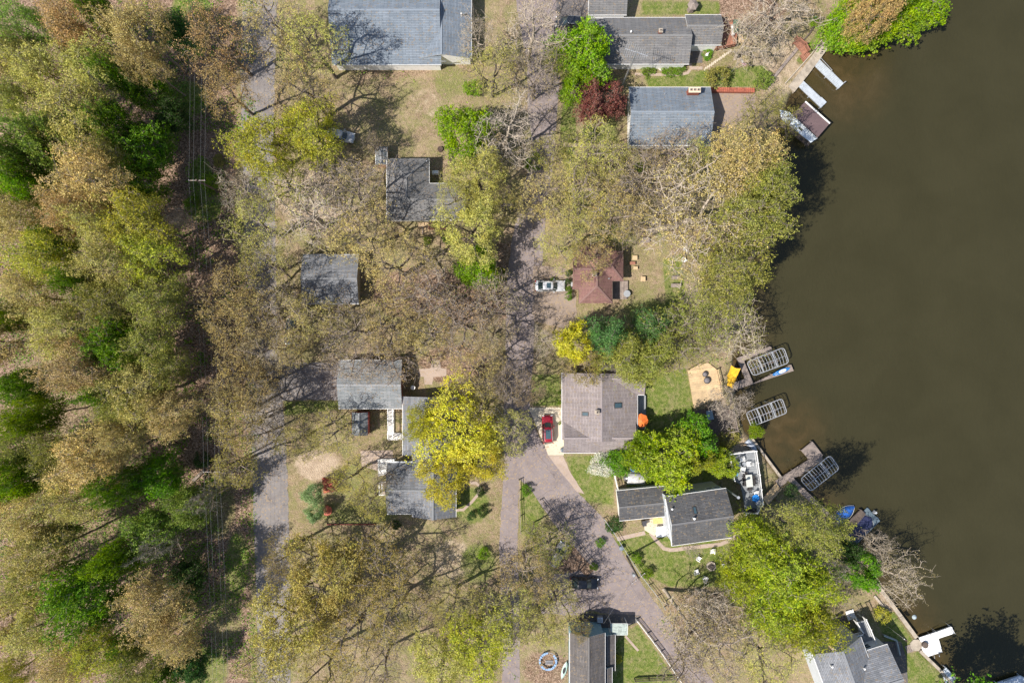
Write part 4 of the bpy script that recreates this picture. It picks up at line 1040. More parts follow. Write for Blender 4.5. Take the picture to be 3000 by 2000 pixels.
for s in (-1, 1):
    m = MB(); m.tube([(-L / 2, s * 1.0, .0), (L / 2 + .8, s * 1.0, 0)], .3, 10); build('pontoon', m, ALU, t, world=False)
m = MB(); m.box((L / 2 + 1.0, 0.2, .7), (.45, .4, .7), taper=.7); m.box((L / 2 + 1.0, .2, .1), (.14, .12, .9)); build('outboard_motor', m, plain('pale_motor_cowl', (.45, .47, .5), .4), t, world=False)

# yellow shade sail
t = thing('shade_sail', 'yellow shade sail strung between posts at the dock entrance', 'shade sail', W(2150, 1105, 0))
P = [W(2142, 1069, 2.6), W(2170, 1079, 2.2), W(2147, 1139, 2.5), W(2130, 1131, 2.2), W(2130, 1100, 2.3)]; C = sum(P, Vector()) / 5 - Vector((0, 0, .25))
m = MB(); n = 8; vs = []; fs = []
for i in range(5):
    a, b = P[i], P[(i + 1) % 5]
    for j in range(n):
        q = a.lerp(b, j / n); q = q.lerp(C, .12 * math.sin(math.pi * j / n)); vs.append(q)
N = len(vs); vs2 = [v.lerp(C, .5) - Vector((0, 0, .06)) for v in vs]; allv = vs + vs2 + [C]
for i in range(N):
    j = (i + 1) % N; fs.append((i, j, N + j, N + i)); fs.append((N + i, N + j, 2 * N))
m.add([tuple(v) for v in allv], fs); m.add([(v[0], v[1], v[2] - .012) for v in allv], [tuple(reversed(f)) for f in fs])
build('fabric', m, plain('yellow_canvas', (.72, .42, .02), .8, var=.2, scale=2), t, smooth=True)
for p in P[:4]:
    m = MB(); m.tube([(p.x, p.y, -.4), (p.x, p.y, p.z + .1)], .06); build('post', m, W_GREY, t)
# tan lake deck and lower terrace
t = deck('tan_deck', 'sunlit tan wooden deck with dark round fire bowl above the lake', 'deck', [(2016, 1086), (2040, 1074), (2074, 1062), (2100, 1082), (2110, 1120), (2116, 1165), (2070, 1178), (2034, 1196)], 0.3, 8, W_TAN, .14)
railing(t, [(2103, 1084), (2112, 1120), (2117, 1162)], .3, W_TAN, .8, .3)
railing(t, [(2018, 1085), (2052, 1066)], .3, W_TAN, .8, .3)
t = deck('lower_deck', 'shaded grey-brown plank deck below the purple-grey bare tree', 'deck', [(2034, 1204), (2110, 1190), (2152, 1205), (2163, 1262), (2130, 1268), (2112, 1278), (2042, 1270)], 0.25, 100, W_DARK, .14)
railing(t, [(2150, 1205), (2163, 1262), (2132, 1268)], .25, W_GREY, .9, .3)
def fire_bowl(label, px, py, z, r):
    q = W(px, py, z + .4); t = thing('fire_bowl', label, 'fire pit', (q.x, q.y, z))
    m = MB(); m.lathe((0, 0, 0), [(r * .5, .05), (r * .9, .25), (r, .42), (r * .93, .42), (r * .8, .3), (r * .3, .2)], 20); build('bowl', m, IRON, t, world=False)
    m = MB()
    for k in range(3): m.tube([(r * .6 * math.cos(k * 2.1), r * .6 * math.sin(k * 2.1), 0), (r * .7 * math.cos(k * 2.1), r * .7 * math.sin(k * 2.1), .2)], .03)
    build('leg', m, IRON, t, world=False)
    m = MB(); m.lathe((0, 0, .3), [(r * .82, 0), (r * .6, .12), (.05, .2)], 20); build('lid', m, plain('grey_mesh_lid', (.16, .15, .16), .7), t, world=False)
fire_bowl('dark round fire bowl in the middle of the tan deck', 2072, 1114, .3, .55)
fire_bowl('fainter round table just north of the fire bowl on tan deck', 2066, 1096, .3, .45)
tag(build('glass_table', MB().box((*W(2081, 1216, .9).xy, .7), (1.0, 1.5, .05), .2).box((*W(2081, 1216, .9).xy, .45), (.2, .2, .5), .2), plain('blue_grey_glass', (.2, .28, .34), .15)), 'blue-grey table in shade on the lower plank deck', 'table')
# sun deck with white railing
t = deck('sun_deck', 'raised grey sun deck with white railings beside the two-storey house', 'deck', [(2141, 1331), (2214, 1322), (2235, 1474), (2219, 1502), (2187, 1505), (2170, 1418), (2152, 1408)], 2.4, 8, W_DGREY, .14)
railing(t, [(2152, 1408), (2138, 1331), (2216, 1321), (2226, 1390), (2236, 1476), (2220, 1503), (2185, 1506)], 2.4, WPAINT, 1.0, .15)
t = thing('deck_stairs', 'long wooden stairs descending from the sun deck to the dock walkway', 'stairs', W(2262, 1445, 0))
stairs(t, W(2281, 1424, .2).xy, W(2241, 1468, 2.3).xy, 1.3, .1, 2.35, 15, W_TAN, W_DARK)
for s in ((2288, 1428), (2266, 1452)):
    pass
m = MB(); m.bar(W(2291, 1430, 1.0), W(2250, 1476, 3.2), .07, .07); build('handrail', m, W_GREY, t)

# ---------------------------------------------------------------- furniture
def chair(name, label, cat, mat, back_tilt=.35):
    t = thing(name, label, cat)
    m = MB(); m.box((0, 0, .40), (.55, .55, .05)); 
    build('seat', m, mat, t, world=False)
    m = MB()
    for k in range(4): m.bar((-.26, -.2 + k * .133, .42), (-.26 - .9 * back_tilt, -.2 + k * .133, 1.0), .02, .12)
    m.bar((-.56, -.27, .95), (-.56, .27, .95), .04, .08)
    build('backrest', m, mat, t, world=False)
    for s in (-1, 1):
        m = MB(); m.bar((-.35, s * .32, .62), (.32, s * .32, .62), .11, .035); build('armrest', m, mat, t, world=False)
        for x in (-.25, .25):
            m = MB(); m.box((x, s * .31, .31), (.05, .05, .62)); build('leg', m, mat, t, world=False)
    return t
used = {}
def put_chair(kind, mat, label, px, py, z, face, group):
    """face: direction the sitter looks, degrees"""
    q = W(px, py, z + .5); cat = 'chair'
    if kind not in used:
        t = chair(kind, label, cat, mat); t.location = (q.x, q.y, z); t.rotation_euler.z = math.radians(face); t['group'] = group; used[kind] = t
    else: t = dup(used[kind], (q.x, q.y, z), math.radians(face), label, group)
    return t
fx, fy = 2083, 1657
for (px, py, lb) in ((2088, 1616, 'white garden chair north of the stone fire ring, near the wall path'), (2048, 1637, 'white garden chair north-west of the fire ring under pinkish twigs'), (2042, 1674, 'white garden chair west of the stone fire ring'),
                     (2067, 1694, 'white garden chair south-west of the stone fire ring'), (2123, 1688, 'white garden chair south-east of the fire ring at the tree edge'), (2120, 1657, 'white garden chair east of the fire ring beneath branches')):
    put_chair('lawn_chair', WPAINT, lb, px, py, 0, math.degrees(math.atan2(-(fy - py), fx - px)), 'white chairs around the lawn fire ring')
t = thing('fire_ring', 'round ring of pale stones on the lawn between white chairs', 'fire pit', W(fx, fy, 0))
sv = MB(); sv.box((0, 0, .12), (.38, .28, .24), 0, taper=.85)
s0 = None
for k in range(14):
    a = k * 2 * math.pi / 14; r = .62
    if s0 is None: s0 = build('stone', sv, STONE, t, world=False); o = s0
    else: o = s0.copy(); COL.objects.link(o); o.parent = t
    o.location = (r * math.cos(a), r * math.sin(a), random.uniform(-.03, .02)); o.rotation_euler = (0, 0, a + math.pi / 2 + random.uniform(-.1, .1))
m = MB(); m.lathe((0, 0, .0), [(.5, .0), (.45, .04), (.1, .07)], 12); build('ash', m, plain('grey_ash', (.12, .10, .09), .95), t, world=False)
for (px, py, lb, f) in ((2175, 1346, 'white chair with dark seat nearest the north rail of sun deck', -80), (2165, 1358, 'white chair west of the low round table on sun deck', 0), (2176, 1373, 'white chair south of the low round table on sun deck', 80), (2193, 1358, 'white chair east of the low round table on sun deck', 180),
                        (2216, 1447, 'white chair north of the blue cushioned table on sun deck', -90), (2221, 1471, 'white chair south of the blue cushioned table on sun deck', 90)):
    put_chair('deck_chair', WPAINT, lb, px, py, 2.4, f, 'white chairs on the sun deck')
for (px, py, lb, f) in ((2183, 1391, 'black patio chair at the north end of the glass dining table', -90), (2182, 1402, 'black patio chair at the upper west side of the dining table', 0), (2183, 1416, 'black patio chair at the lower west side of the dining table', 0),
                        (2207, 1400, 'black patio chair at the upper east side of the dining table', 180), (2208, 1415, 'black patio chair at the lower east side of the dining table', 180), (2196, 1430, 'black patio chair at the south end of the dining table', 90)):
    put_chair('patio_chair', IRON, lb, px, py, 2.4, f, 'black chairs around the deck dining table')
def table(name, label, px, py, z, w, l, h, rot, mat, legm, round_=False):
    q = W(px, py, z + h); t = thing(name, label, 'table', (q.x, q.y, z), rot)
    m = MB()
    if round_: m.lathe((0, 0, h - .04), [(w / 2, 0), (w / 2, .05)], 18)
    else: m.box((0, 0, h), (w, l, .05))
    build('tabletop', m, mat, t, world=False)
    for sx in (-1, 1):
        for sy in (-1, 1):
            m = MB(); m.box((sx * w * .33, sy * (w if round_ else l) * .33, h / 2 - .02), (.06, .06, h - .04)); build('leg', m, legm, t, world=False)
    return t
table('dining_table', 'long pale glass dining table on the sun deck', 2195, 1408, 2.4, 1.0, 1.9, .74, .1, plain('pale_glass_top', (.52, .54, .5), .25), IRON)
table('low_table', 'small round table among four white chairs on sun deck', 2181, 1359, 2.4, .7, .7, .45, 0, GALV, IRON, True)
table('cushion_table', 'round table under a bright blue cover on the sun deck', 2214, 1459, 2.4, 1.15, 1.1, .7, 0, plain('bright_blue_cloth', (.01, .20, .62), .6, var=.3), IRON, True)
tag(build('rain_barrel', MB().lathe((*W(2158, 1388, 3.2).xy, 2.4), [(.28, 0), (.32, .4), (.29, .8), (.1, .82)], 16), plain('sky_blue_lid', (.08, .25, .45), .4)), 'round light blue barrel by the west rail of the sun deck', 'barrel')
t = thing('barbecue_grill', 'black barbecue grill at the south end of the sun deck', 'grill', (*W(2204, 1494, 3.2).xy, 2.4))
m = MB(); m.box((0, 0, .8), (1.3, .55, .25)); build('side_shelf', m, IRON, t, world=False)
m = MB(); m.lathe((0, 0, .92), [(.32, 0), (.33, .15), (.2, .3), (.02, .34)], 14); build('hood', m, BLACK, t, world=False)
for sx in (-1, 1):
    m = MB(); m.box((sx * .5, 0, .36), (.06, .4, .72)); build('leg', m, IRON, t, world=False)
def pot(label, px, py, z, r, leafm):
    q = W(px, py, z + .4); t = thing('potted_plant', label, 'plant', (q.x, q.y, z))
    m = MB(); m.lathe((0, 0, 0), [(r * .6, 0), (r * .85, .3), (r * .75, .3), (r * .7, .26)], 12); build('pot', m, plain('terracotta', (.35, .14, .08), .8) if 'terracotta' not in MATS else MATS['terracotta'], t, world=False)
    m = MB(); rnd = random.Random(px)
    for k in range(60):
        a = rnd.uniform(0, 6.28); rr = rnd.uniform(0, r * 1.3); c = Vector((rr * math.cos(a), rr * math.sin(a), .3 + rnd.uniform(0, .35)))
        u = Vector((rnd.uniform(-1, 1), rnd.uniform(-1, 1), rnd.uniform(-.4, .6))).normalized() * .09; v = u.cross(Vector((rnd.uniform(-.5, .5), rnd.uniform(-.5, .5), 1))).normalized() * .06
        m.add([c - u, c + v, c + u, c - v], [(0, 1, 2, 3)])
    build('foliage', m, leafm, t, world=False)

# patio umbrella
def umbrella(label, px, py, z, r, mat, h=2.3, tilt=0):
    q = W(px, py, z + h); t = thing('patio_umbrella', label, 'umbrella', (q.x, q.y, z))
    m = MB(); m.tube([(0, 0, 0), (0, 0, h + .15)], .03); build('pole', m, ALU, t, world=False)
    m = MB(); m.lathe((0, 0, 0), [(.3, 0), (.3, .08), (.06, .12)], 14); build('base', m, IRON, t, world=False)
    m = MB(); n = 8
    for k in range(n):
        a0, a1 = 2 * math.pi * k / n, 2 * math.pi * (k + 1) / n
        A = Vector((r * math.cos(a0), r * math.sin(a0), h - .42)); B = Vector((r * math.cos(a1), r * math.sin(a1), h - .42)); T0 = Vector((0, 0, h)); M = (A + B) / 2 * 1.0; M = Vector((M.x * .97, M.y * .97, h - .44)); C = (A + B + T0) / 3 + Vector((0, 0, -.03))
        m.add([A, M, B, T0, C], [(0, 1, 4), (1, 2, 4), (2, 3, 4), (3, 0, 4)])
        m.add([A, M, B, A - Vector((0, 0, .12)), M - Vector((0, 0, .12)), B - Vector((0, 0, .12))], [(0, 3, 4, 1), (1, 4, 5, 2)])
    build('canopy', m, mat, t, world=False)
    for k in range(n):
        a0 = 2 * math.pi * k / n; m = MB(); m.bar((0, 0, h - .03), (r * .98 * math.cos(a0), r * .98 * math.sin(a0), h - .45), .03, .03); build('rib', m, IRON, t, world=False)
umbrella('open orange patio umbrella beside the taupe-roofed house', 1880, 1233, .55, 1.15, plain('orange_canvas', (.72, .17, .03), .7, var=.15))
# silver covered grill / boat by the garage
t, L = boat_cover('covered_trailer', 'silver-grey tarpaulin covered load beside the garage under the bright maple', 'covered load', (1838, 1402), (1896, 1404), 1.9, 1.3, 0, plain('silver_tarpaulin', (.50, .50, .50), .35, var=.35, scale=1.2), square=True)
tag(build('kettle_grill', MB().lathe((*W(1836, 1401, .9).xy, 0), [(.2, 0), (.25, .5), (.52, .7), (.5, .9), (.1, 1.0)], 16), BLACK), 'black round lidded drum beside the silver tarpaulin', 'grill')
tag(build('drum_cap', MB().lathe((*W(1836, 1401, 1.05).xy, 1.0), [(.16, 0), (.15, .06), (.02, .08)], 12), WPAINT), 'small white disc on top of the black lidded drum', 'disc')
tag(build('blue_tub', MB().lathe((*W(1857, 1370, .5).xy, 0), [(.45, 0), (.6, .5), (.5, .5), (.4, .2)], 14), plain('blue_plastic', (.05, .25, .65), .35, var=.4)), 'bright blue plastic tub at the edge of the maple', 'tub')
t = thing('wheelie_bin', 'black wheeled rubbish bin by the garage entry path', 'bin', W(1888, 1533, 0))
q = W(1888, 1533, 1); 
m = MB(); m.box((q.x, q.y, .5), (.6, .75, 1.0), .1); build('bin_body', m, BLACK, t); m = MB(); m.box((q.x, q.y, 1.04), (.66, .82, .07), .1); build('lid', m, plain('dark_grey_lid', (.06, .06, .065), .4), t)
tag(build('dustbin', MB().lathe((*W(1821, 1606, .8).xy, 0), [(.28, 0), (.34, .8), (.36, .82), (.2, .92)], 16), plain('grey_blue_bin', (.16, .2, .24), .5)), 'grey-blue round dustbin at the roadside by the lawn fence', 'bin')
tag(build('dark_bin', MB().lathe((*W(1648, 1318, .8).xy, 0), [(.3, 0), (.34, .9), (.1, .95)], 16), plain('slate_bin', (.10, .12, .15), .4)), 'slate round bin at the corner of the beige driveway', 'bin')
tag(build('propane_tank', MB().box((*W(1275, 504, .9).xy, .55), (1.2, .62, .8), 0, taper=.8), WPAINT), 'white rounded storage tank in the shaded yard of the L-shaped house', 'tank')
for (x, y, r, lb) in ((1290, 436, .5, 'dark brown tree stump, northernmost by the L-shaped house'), (1320, 463, .42, 'larger of two adjoining stumps by the L-shaped house'), (1328, 452, .3, 'smallest stump, touching the larger one')):
    tag(build('tree_stump', MB().lathe((*W(x, y, .3).xy, -.05), [(r, 0), (r * .85, .4), (r * .8, .42), (r * .3, .36)], 11), plain('stump_%d' % x, (.075, .05, .04), .9, var=.5, scale=6)), lb, 'stump')
# red playthings by the evergreens
t = deck('red_platform', 'square red-painted platform beneath twigs beside the light green evergreen', 'platform', [(944, 1400), (988, 1402), (986, 1438), (948, 1444)], .35, 90, plain('red_platform_paint', (.42, .09, .05), .7, var=.35), .3, zbot=-.05)
t = thing('round_red_table', 'round red table on the yard south of the red platform', 'table', (*W(960, 1493, 0).xy, 0))
m = MB(); m.lathe((0, 0, .42), [(.8, 0), (.83, .04), (.8, .08)], 22); build('tabletop', m, plain('red_table_paint', (.52, .12, .07), .6, var=.25), t, world=False)
m = MB(); m.lathe((0, 0, 0), [(.35, 0), (.12, .1), (.12, .42)], 12); build('pedestal', m, GALV, t, world=False)
# round bird bath etc.
t = thing('bird_bath', 'white round bird bath in shade north of the rambling house', 'bird bath', W(1212, 1134, 0))
m = MB(); m.lathe((0, 0, 0), [(.25, 0), (.1, .15), (.1, .7), (.35, .8), (.36, .88), (.28, .84), (.05, .8)], 18); build('bowl', m, WPAINT, t, world=False)
# trampoline
t = thing('broken_trampoline', 'round broken trampoline with tattered blue rim among leaves', 'trampoline', W(1605, 1932, 0))
m = MB(); m.tube([(1.42 * math.cos(k * math.pi / 12), 1.42 * math.sin(k * math.pi / 12), .5) for k in range(25)], .04, 6); build('frame_ring', m, GALV, t, world=False)
rnd = random.Random(4)
for k in range(20):
    if k in (3, 4, 11): continue
    a0 = k * 2 * math.pi / 20; a1 = a0 + 2 * math.pi / 20 * rnd.uniform(.6, .95); r0 = rnd.uniform(1.1, 1.22); r1 = 1.46
    m = MB(); m.prism([(r0 * math.cos(a0), r0 * math.sin(a0)), (r1 * math.cos(a0), r1 * math.sin(a0)), (r1 * math.cos(a1), r1 * math.sin(a1)), (r0 * math.cos(a1), r0 * math.sin(a1))], .52, .56); build('pad', m, plain('faded_blue_pad', (.22, .36, .58), .7, var=.3) if 'faded_blue_pad' not in MATS else MATS['faded_blue_pad'], t, world=False)
for k in range(4):
    a = k * math.pi / 2 + .5; m = MB(); m.tube([(1.4 * math.cos(a), 1.4 * math.sin(a), 0), (1.42 * math.cos(a), 1.42 * math.sin(a), .5)], .035); build('leg', m, GALV, t, world=False)
m = MB()
for k in range(10): m.box((-.35 + k * .12, -.35, .1), (.04, .55, .05))
m.box((.2, -.62, .1), (1.3, .05, .07)); m.box((.2, -.08, .1), (1.3, .05, .07)); build('ladder', m, ALU, t, world=False)
# stepping stones
t = thing('stepping_stones', 'diagonal row of pale stepping stones crossing the lawn toward the red deck', 'stepping stones', W(2102, 176, 0))
for k in range(13):
    u = k / 12; q = W(2066 + 74 * u, 202 - 52 * u, .03); m = MB(); m.box((q.x, q.y, .02), (.2, .62 + .08 * math.sin(k * 5), .05), math.radians(-20 + 8 * math.sin(k * 3))); build('stone', m, CONCL, t)
tag(build('garden_slab', MB().box((*W(2043, 200, .03).xy, .03), (1.7, .5, .06), .0), PATHM), 'single rectangular path slab south of the dark patio', 'slab')
# statue, flag, antenna
t = thing('garden_statue', 'white garden statue standing in the green flower bed', 'statue', W(2068, 166, 0))
m = MB(); m.lathe((0, 0, 0), [(.28, 0), (.3, .15), (.16, .2), (.2, .6), (.24, .8), (.1, 1.0), (.13, 1.15), (.05, 1.28)], 12); build('figure', m, WPAINT, t, world=False)
m = MB(); m.tube([(.1, .1, .8), (.25, .3, 1.0)], .05); m.tube([(-.1, -.1, .8), (-.25, -.2, .7)], .05); build('arm', m, WPAINT, t, world=False)
for (x, y, r, lb) in ((1898, 195, .42, 'large white round pot in front of the long low house'), (1881, 196, .3, 'pale tan round pot left of the large one'), (1936, 200, .42, 'white ring planter among greenery in front of the long low house')):
    q = W(x, y, .3); tag(build('planter', MB().lathe((q.x, q.y, 0), [(r * .7, 0), (r, .35), (r * .8, .35), (r * .7, .25), (.02, .22)], 16), plain('pot_%d' % x, (.6, .56, .5), .6)), lb, 'planter')
def flagpole(label, base, top, h, cols):
    q = W(*base, 0); p = W(*top, h); t = thing('flagpole', label, 'flagpole', (q.x, q.y, 0))
    m = MB(); m.tube([(q.x, q.y, 0), (q.x, q.y, h)], .045, 8, r1=.03); build('pole', m, ALU, t)
    m = MB(); m.lathe((q.x, q.y, h), [(.07, 0), (.07, .1), (.01, .14)], 8); build('finial', m, WPAINT, t)
    f = MB(); nst = 7
    for k in range(nst):
        z1 = h - .1 - k * .11
        pts = [(q.x + .05 + .12 * i, q.y - .02 + .06 * math.sin(i * 1.1 + k * .15) - i * .09, z1 - .02 * i) for i in range(8)]
        for a, b in zip(pts[:-1], pts[1:]): f.add([a, b, (b[0], b[1], b[2] - .11), (a[0], a[1], a[2] - .11)], [(0, 1, 2, 3)], 2 if (k < 4 and a[0] < q.x + .4) else k % 2)
    build('flag', f, cols, t)
FR = plain('flag_red', (.45, .04, .05), .7); FW = plain('flag_white', (.7, .7, .7), .7); FB = plain('flag_blue', (.03, .05, .2), .7)
flagpole('thin white flagpole with hanging flag beside the round olive shrub', (2143, 211), (2176, 184), 4.8, [FW, FR, FW])
flagpole('flagpole with red and white flag on the lawn by the corner house', (2594, 1829), (2625, 1858), 5.2, [FR, FW, FB])
t = thing('antenna_mast', 'tall leaning-looking lattice television mast between the two northern houses', 'antenna', W(1822, 252, 0))
q = W(1822, 252, 0); h = 13.0; m = MB(); rr = .16
for k in range(3):
    a = k * 2.094; m.tube([(q.x + rr * math.cos(a), q.y + rr * math.sin(a), 0), (q.x + rr * math.cos(a), q.y + rr * math.sin(a), h)], .022, 4)
for i in range(36):
    z = i * .36
    for k in range(3):
        a, b = k * 2.094, (k + 1) * 2.094
        m.tube([(q.x + rr * math.cos(a), q.y + rr * math.sin(a), z), (q.x + rr * math.cos(b), q.y + rr * math.sin(b), z + .36)], .014, 3)
build('mast', m, ALU, t)
m = MB(); d = Vector((.9, -.3, 0)).normalized(); n = Vector((-d.y, d.x, 0)); c = Vector((q.x, q.y, 12.7))
m.tube([c - d * 1.7, c + d * 1.7], .03, 5)
for i in range(12):
    p = c + d * (-1.6 + i * .29); L = 1.3 - i * .07; m.tube([p - n * L, p + n * L], .02, 4)
build('antenna_array', m, ALU, t)
# brick garden wall
t = thing('brick_wall', 'low red brick garden wall running east from the slate-roofed house', 'wall', W(2147, 262, 0))
m = MB(); a, b = W(2083, 262, .7), W(2212, 264, .7); m.bar((a.x, a.y, .3), (b.x, b.y, .3), .7, .7); build('wall_body', m, BRICKW, t)
bk = MB(); bk.box((0, 0, 0), (.3, .66, .07)); b0 = None; n = int((b.x - a.x) / .33)
for k in range(n):
    if b0 is None: b0 = build('brick', bk, plain('coping_brick', (.34, .10, .06), .8, var=.3, scale=2), t, world=False); o = b0
    else: o = b0.copy(); COL.objects.link(o); o.parent = t
    o.location = Vector((a.x + .16 + k * .33, a.y + (b.y - a.y) * k / n, .69 + random.uniform(-.005, .005))) - offs(t)
# fences
def fence(name, label, pts, h, mat, step=2.2, rails=(.9, .45), picket=None, cat='fence', topw=.07):
    P = [W(*p, h) for p in pts]; P = [Vector((p.x, p.y, 0)) for p in P]; mid = (P[0] + P[-1]) / 2
    t = thing(name, label, cat, (mid.x, mid.y, 0)); up = Vector((0, 0, 1)); pk = MB()
    r = MB()
    for a, b in zip(P[:-1], P[1:]):
        for f in rails: r.bar(a + up * h * f, b + up * h * f, topw, .06)
        L = (b - a).length; k = max(1, round(L / step))
        for j in range(k + (1 if b is P[-1] else 0)):
            q = a.lerp(b, j / k); m = MB(); m.box((q.x, q.y, h / 2), (.12, .12, h + .1)); build('post', m, mat, t)
        if picket:
            n = int(L / picket)
            for j in range(n):
                q = a.lerp(b, (j + .5) / n); pk.box((q.x, q.y, h * .5), (.05, .05, h * .86))
    build('rail', r, mat, t)
    if picket: build('picket', pk, mat, t, kind='stuff')
    return t
fence('white_fence', 'white picket fence along the road beside the green lawn', [(1867, 1820), (1900, 1862), (1940, 1915), (1978, 1972), (1996, 1998)], 1.1, WPAINT, 2.2, (.95, .3), .22)
fence('wire_fence', 'short north-south timber fence beside the lane near the clipped bush', [(1521, 1408), (1522, 1470), (1526, 1562)], 1.1, W_GREY, 2.0, (.95, .5))
fence('roadside_fence', 'long weathered rail fence along the west side of the diagonal road', [(1583, 1467), (1610, 1500), (1660, 1560), (1700, 1612), (1737, 1658)], 1.0, W_GREY, 2.0, (.95, .5))
fence('lawn_fence', 'thin wire fence along the east side of the diagonal road by the lawn', [(1771, 1522), (1800, 1562), (1840, 1626), (1880, 1688), (1930, 1752), (1950, 1785)], 1.1, GALV, 2.4, (.98, .5), topw=.05)
fence('back_fence', 'dark slatted fence at the bottom edge of the green lawn', [(1862, 1996), (1990, 1990)], 1.2, W_DARK, 2.0, (.95, .3), .15)
fence('side_fence', 'pale fence panel between the garage corner and the flowering tree', [(1802, 1394), (1812, 1436)], 1.5, WPAINT, 1.3, (.98, .5, .1), .2)
fence('plot_fence', 'low red-edged timber border at the south edge of yellow yard', [(958, 1536), (1100, 1536)], .35, TRIMR, 2.5, (.9, .4))
strip('low_wall', 'low grey curb wall around the dark terrace of the corner house', 'wall', [(2590, 1861), (2628, 1876), (2638, 1919)], .25, -.05, .6, GALV)
strip('log', 'fallen grey log lying in the cut under the power lines', 'log', [(565, 1408), (596, 1378)], .45, 0, .35, BARKM)
strip('log', 'mossy stone edging of the small lawn by the lake', 'stone edging', [(2562, 1745), (2590, 1778), (2600, 1815)], .35, -.05, .25, STONE)
# patio tables by the red cottage
for (x, y, w_, l_, lb) in ((1980, 813, 1.35, .55, 'upper of two pale benches south of the sunlit strip of grass'), (1981, 836, 1.6, .6, 'lower of two pale benches south of the sunlit strip of grass'), (1884, 817, .75, .75, 'small square tan table on the strip behind the cottage'), (1889, 703, 1.5, .8, 'grey table north-east of the red-roofed cottage')):
    table('garden_table', lb, x, y, 0, w_, l_, .6, 0, W_TAN if 'tan' in lb else W_GREY, W_GREY)
for (x, y, w_, l_, lb) in ((1860, 755, .8, .7, 'tan wooden crate seat behind the cottage, northernmost'), (1853, 771, .9, .5, 'reddish wooden bench behind the cottage'), (1862, 785, .7, .5, 'tan wooden crate seat behind the cottage, southernmost')):
    table('crate_seat', lb, x, y, 0, w_, l_, .45, 0, W_TAN if 'tan' in lb else W_RED, W_DARK)
for (x, y, lb) in ((2010, 730, 'white garden chair at the south edge of the spreading pale tree'), (2005, 760, 'white garden chair just below the other one near spreading tree')):
    put_chair('lawn_chair', WPAINT, lb, x, y, 0, 30, 'pair of white chairs by the spreading tree')
table('white_mat_table', 'white square platform on the paving north of the balcony', 2492, 1800, 0, 1.3, 1.5, .25, .3, WPAINT, GALV)
tag(build('round_table', MB().lathe((*W(1837, 860, .7).xy, .66), [(.55, 0), (.55, .05)], 18).lathe((*W(1837, 860, .7).xy, .35), [(.06, 0), (.06, .31)], 6), GALV), 'round grey table on the deck behind the red-roofed cottage', 'table')
# playset hut at the top
t = thing('playhouse', 'grey wooden hexagonal-roofed playhouse on the lawn at the top edge', 'playhouse', W(2032, 12, 0))
m = MB(); q = W(2032, 12, 2.0); m.lathe((q.x, q.y, 0), [(.6, 0), (.6, 1.7)], 6); build('wall', m, W_GREY, t)
m = MB(); m.lathe((q.x, q.y, 1.7), [(.9, 0), (.86, .08), (.05, .6)], 6); build('roof', m, W_GREY, t)
tag(build('lawn_lounger', MB().box((*W(2385, 57, .3).xy, .3), (.9, .5, .08), .3).bar(W(2378, 62, .3), W(2393, 50, .5), .4, .06), plain('blue_grey_seat', (.28, .34, .45), .5)), 'blue-grey lounger on the grass beside the bright green tree', 'chair')
t = thing('swing_seat', 'dark green covered swing seat on the east rail of the red deck', 'swing seat', W(2155, 78, 0.9)); q = W(2155, 78, 2.6)
m = MB(); m.box((q.x, q.y, 2.7), (.75, 2.0, .08)); build('canopy', m, plain('dark_green_canvas', (.02, .11, .08), .6, var=.4), t)
for sy in (-1, 1):
    m = MB(); m.box((q.x, q.y + sy * .95, 1.8), (.06, .06, 1.75)); build('post', m, GALV, t)
m = MB(); m.box((q.x, q.y, 1.35), (.5, 1.7, .1)); build('seat', m, WPAINT, t)

# ---------------------------------------------------------------- cars
def carpaint(name, col, metal=.3):
    m, nt, out = nodes(name); T = NT(nt)
    nf = T.noise(T.n('ShaderNodeTexCoord').outputs['Object'], 1.5, 5, .7)
    c = T.ramp(nf, [(.3, tuple(x * .85 for x in col)), (.7, col)])
    p = T.n('ShaderNodeBsdfPrincipled'); T.l(c, p.inputs['Base Color']); p.inputs['Metallic'].default_value = metal
    T.l(T.math('ADD', T.math('MULTIPLY', nf, .2), .22), p.inputs['Roughness']); p.inputs['Coat Weight'].default_value = 1; p.inputs['Coat Roughness'].default_value = .05
    T.l(p.outputs[0], out.inputs[0]); return m
TYRE = plain('tyre_rubber', (.02, .02, .02), .9); RIM = plain('alloy_wheel', (.5, .5, .52), .3, .9)
HEAD = plain('headlight_glass', (.6, .62, .65), .1); TAIL = plain('tail_light', (.30, .01, .01), .2)
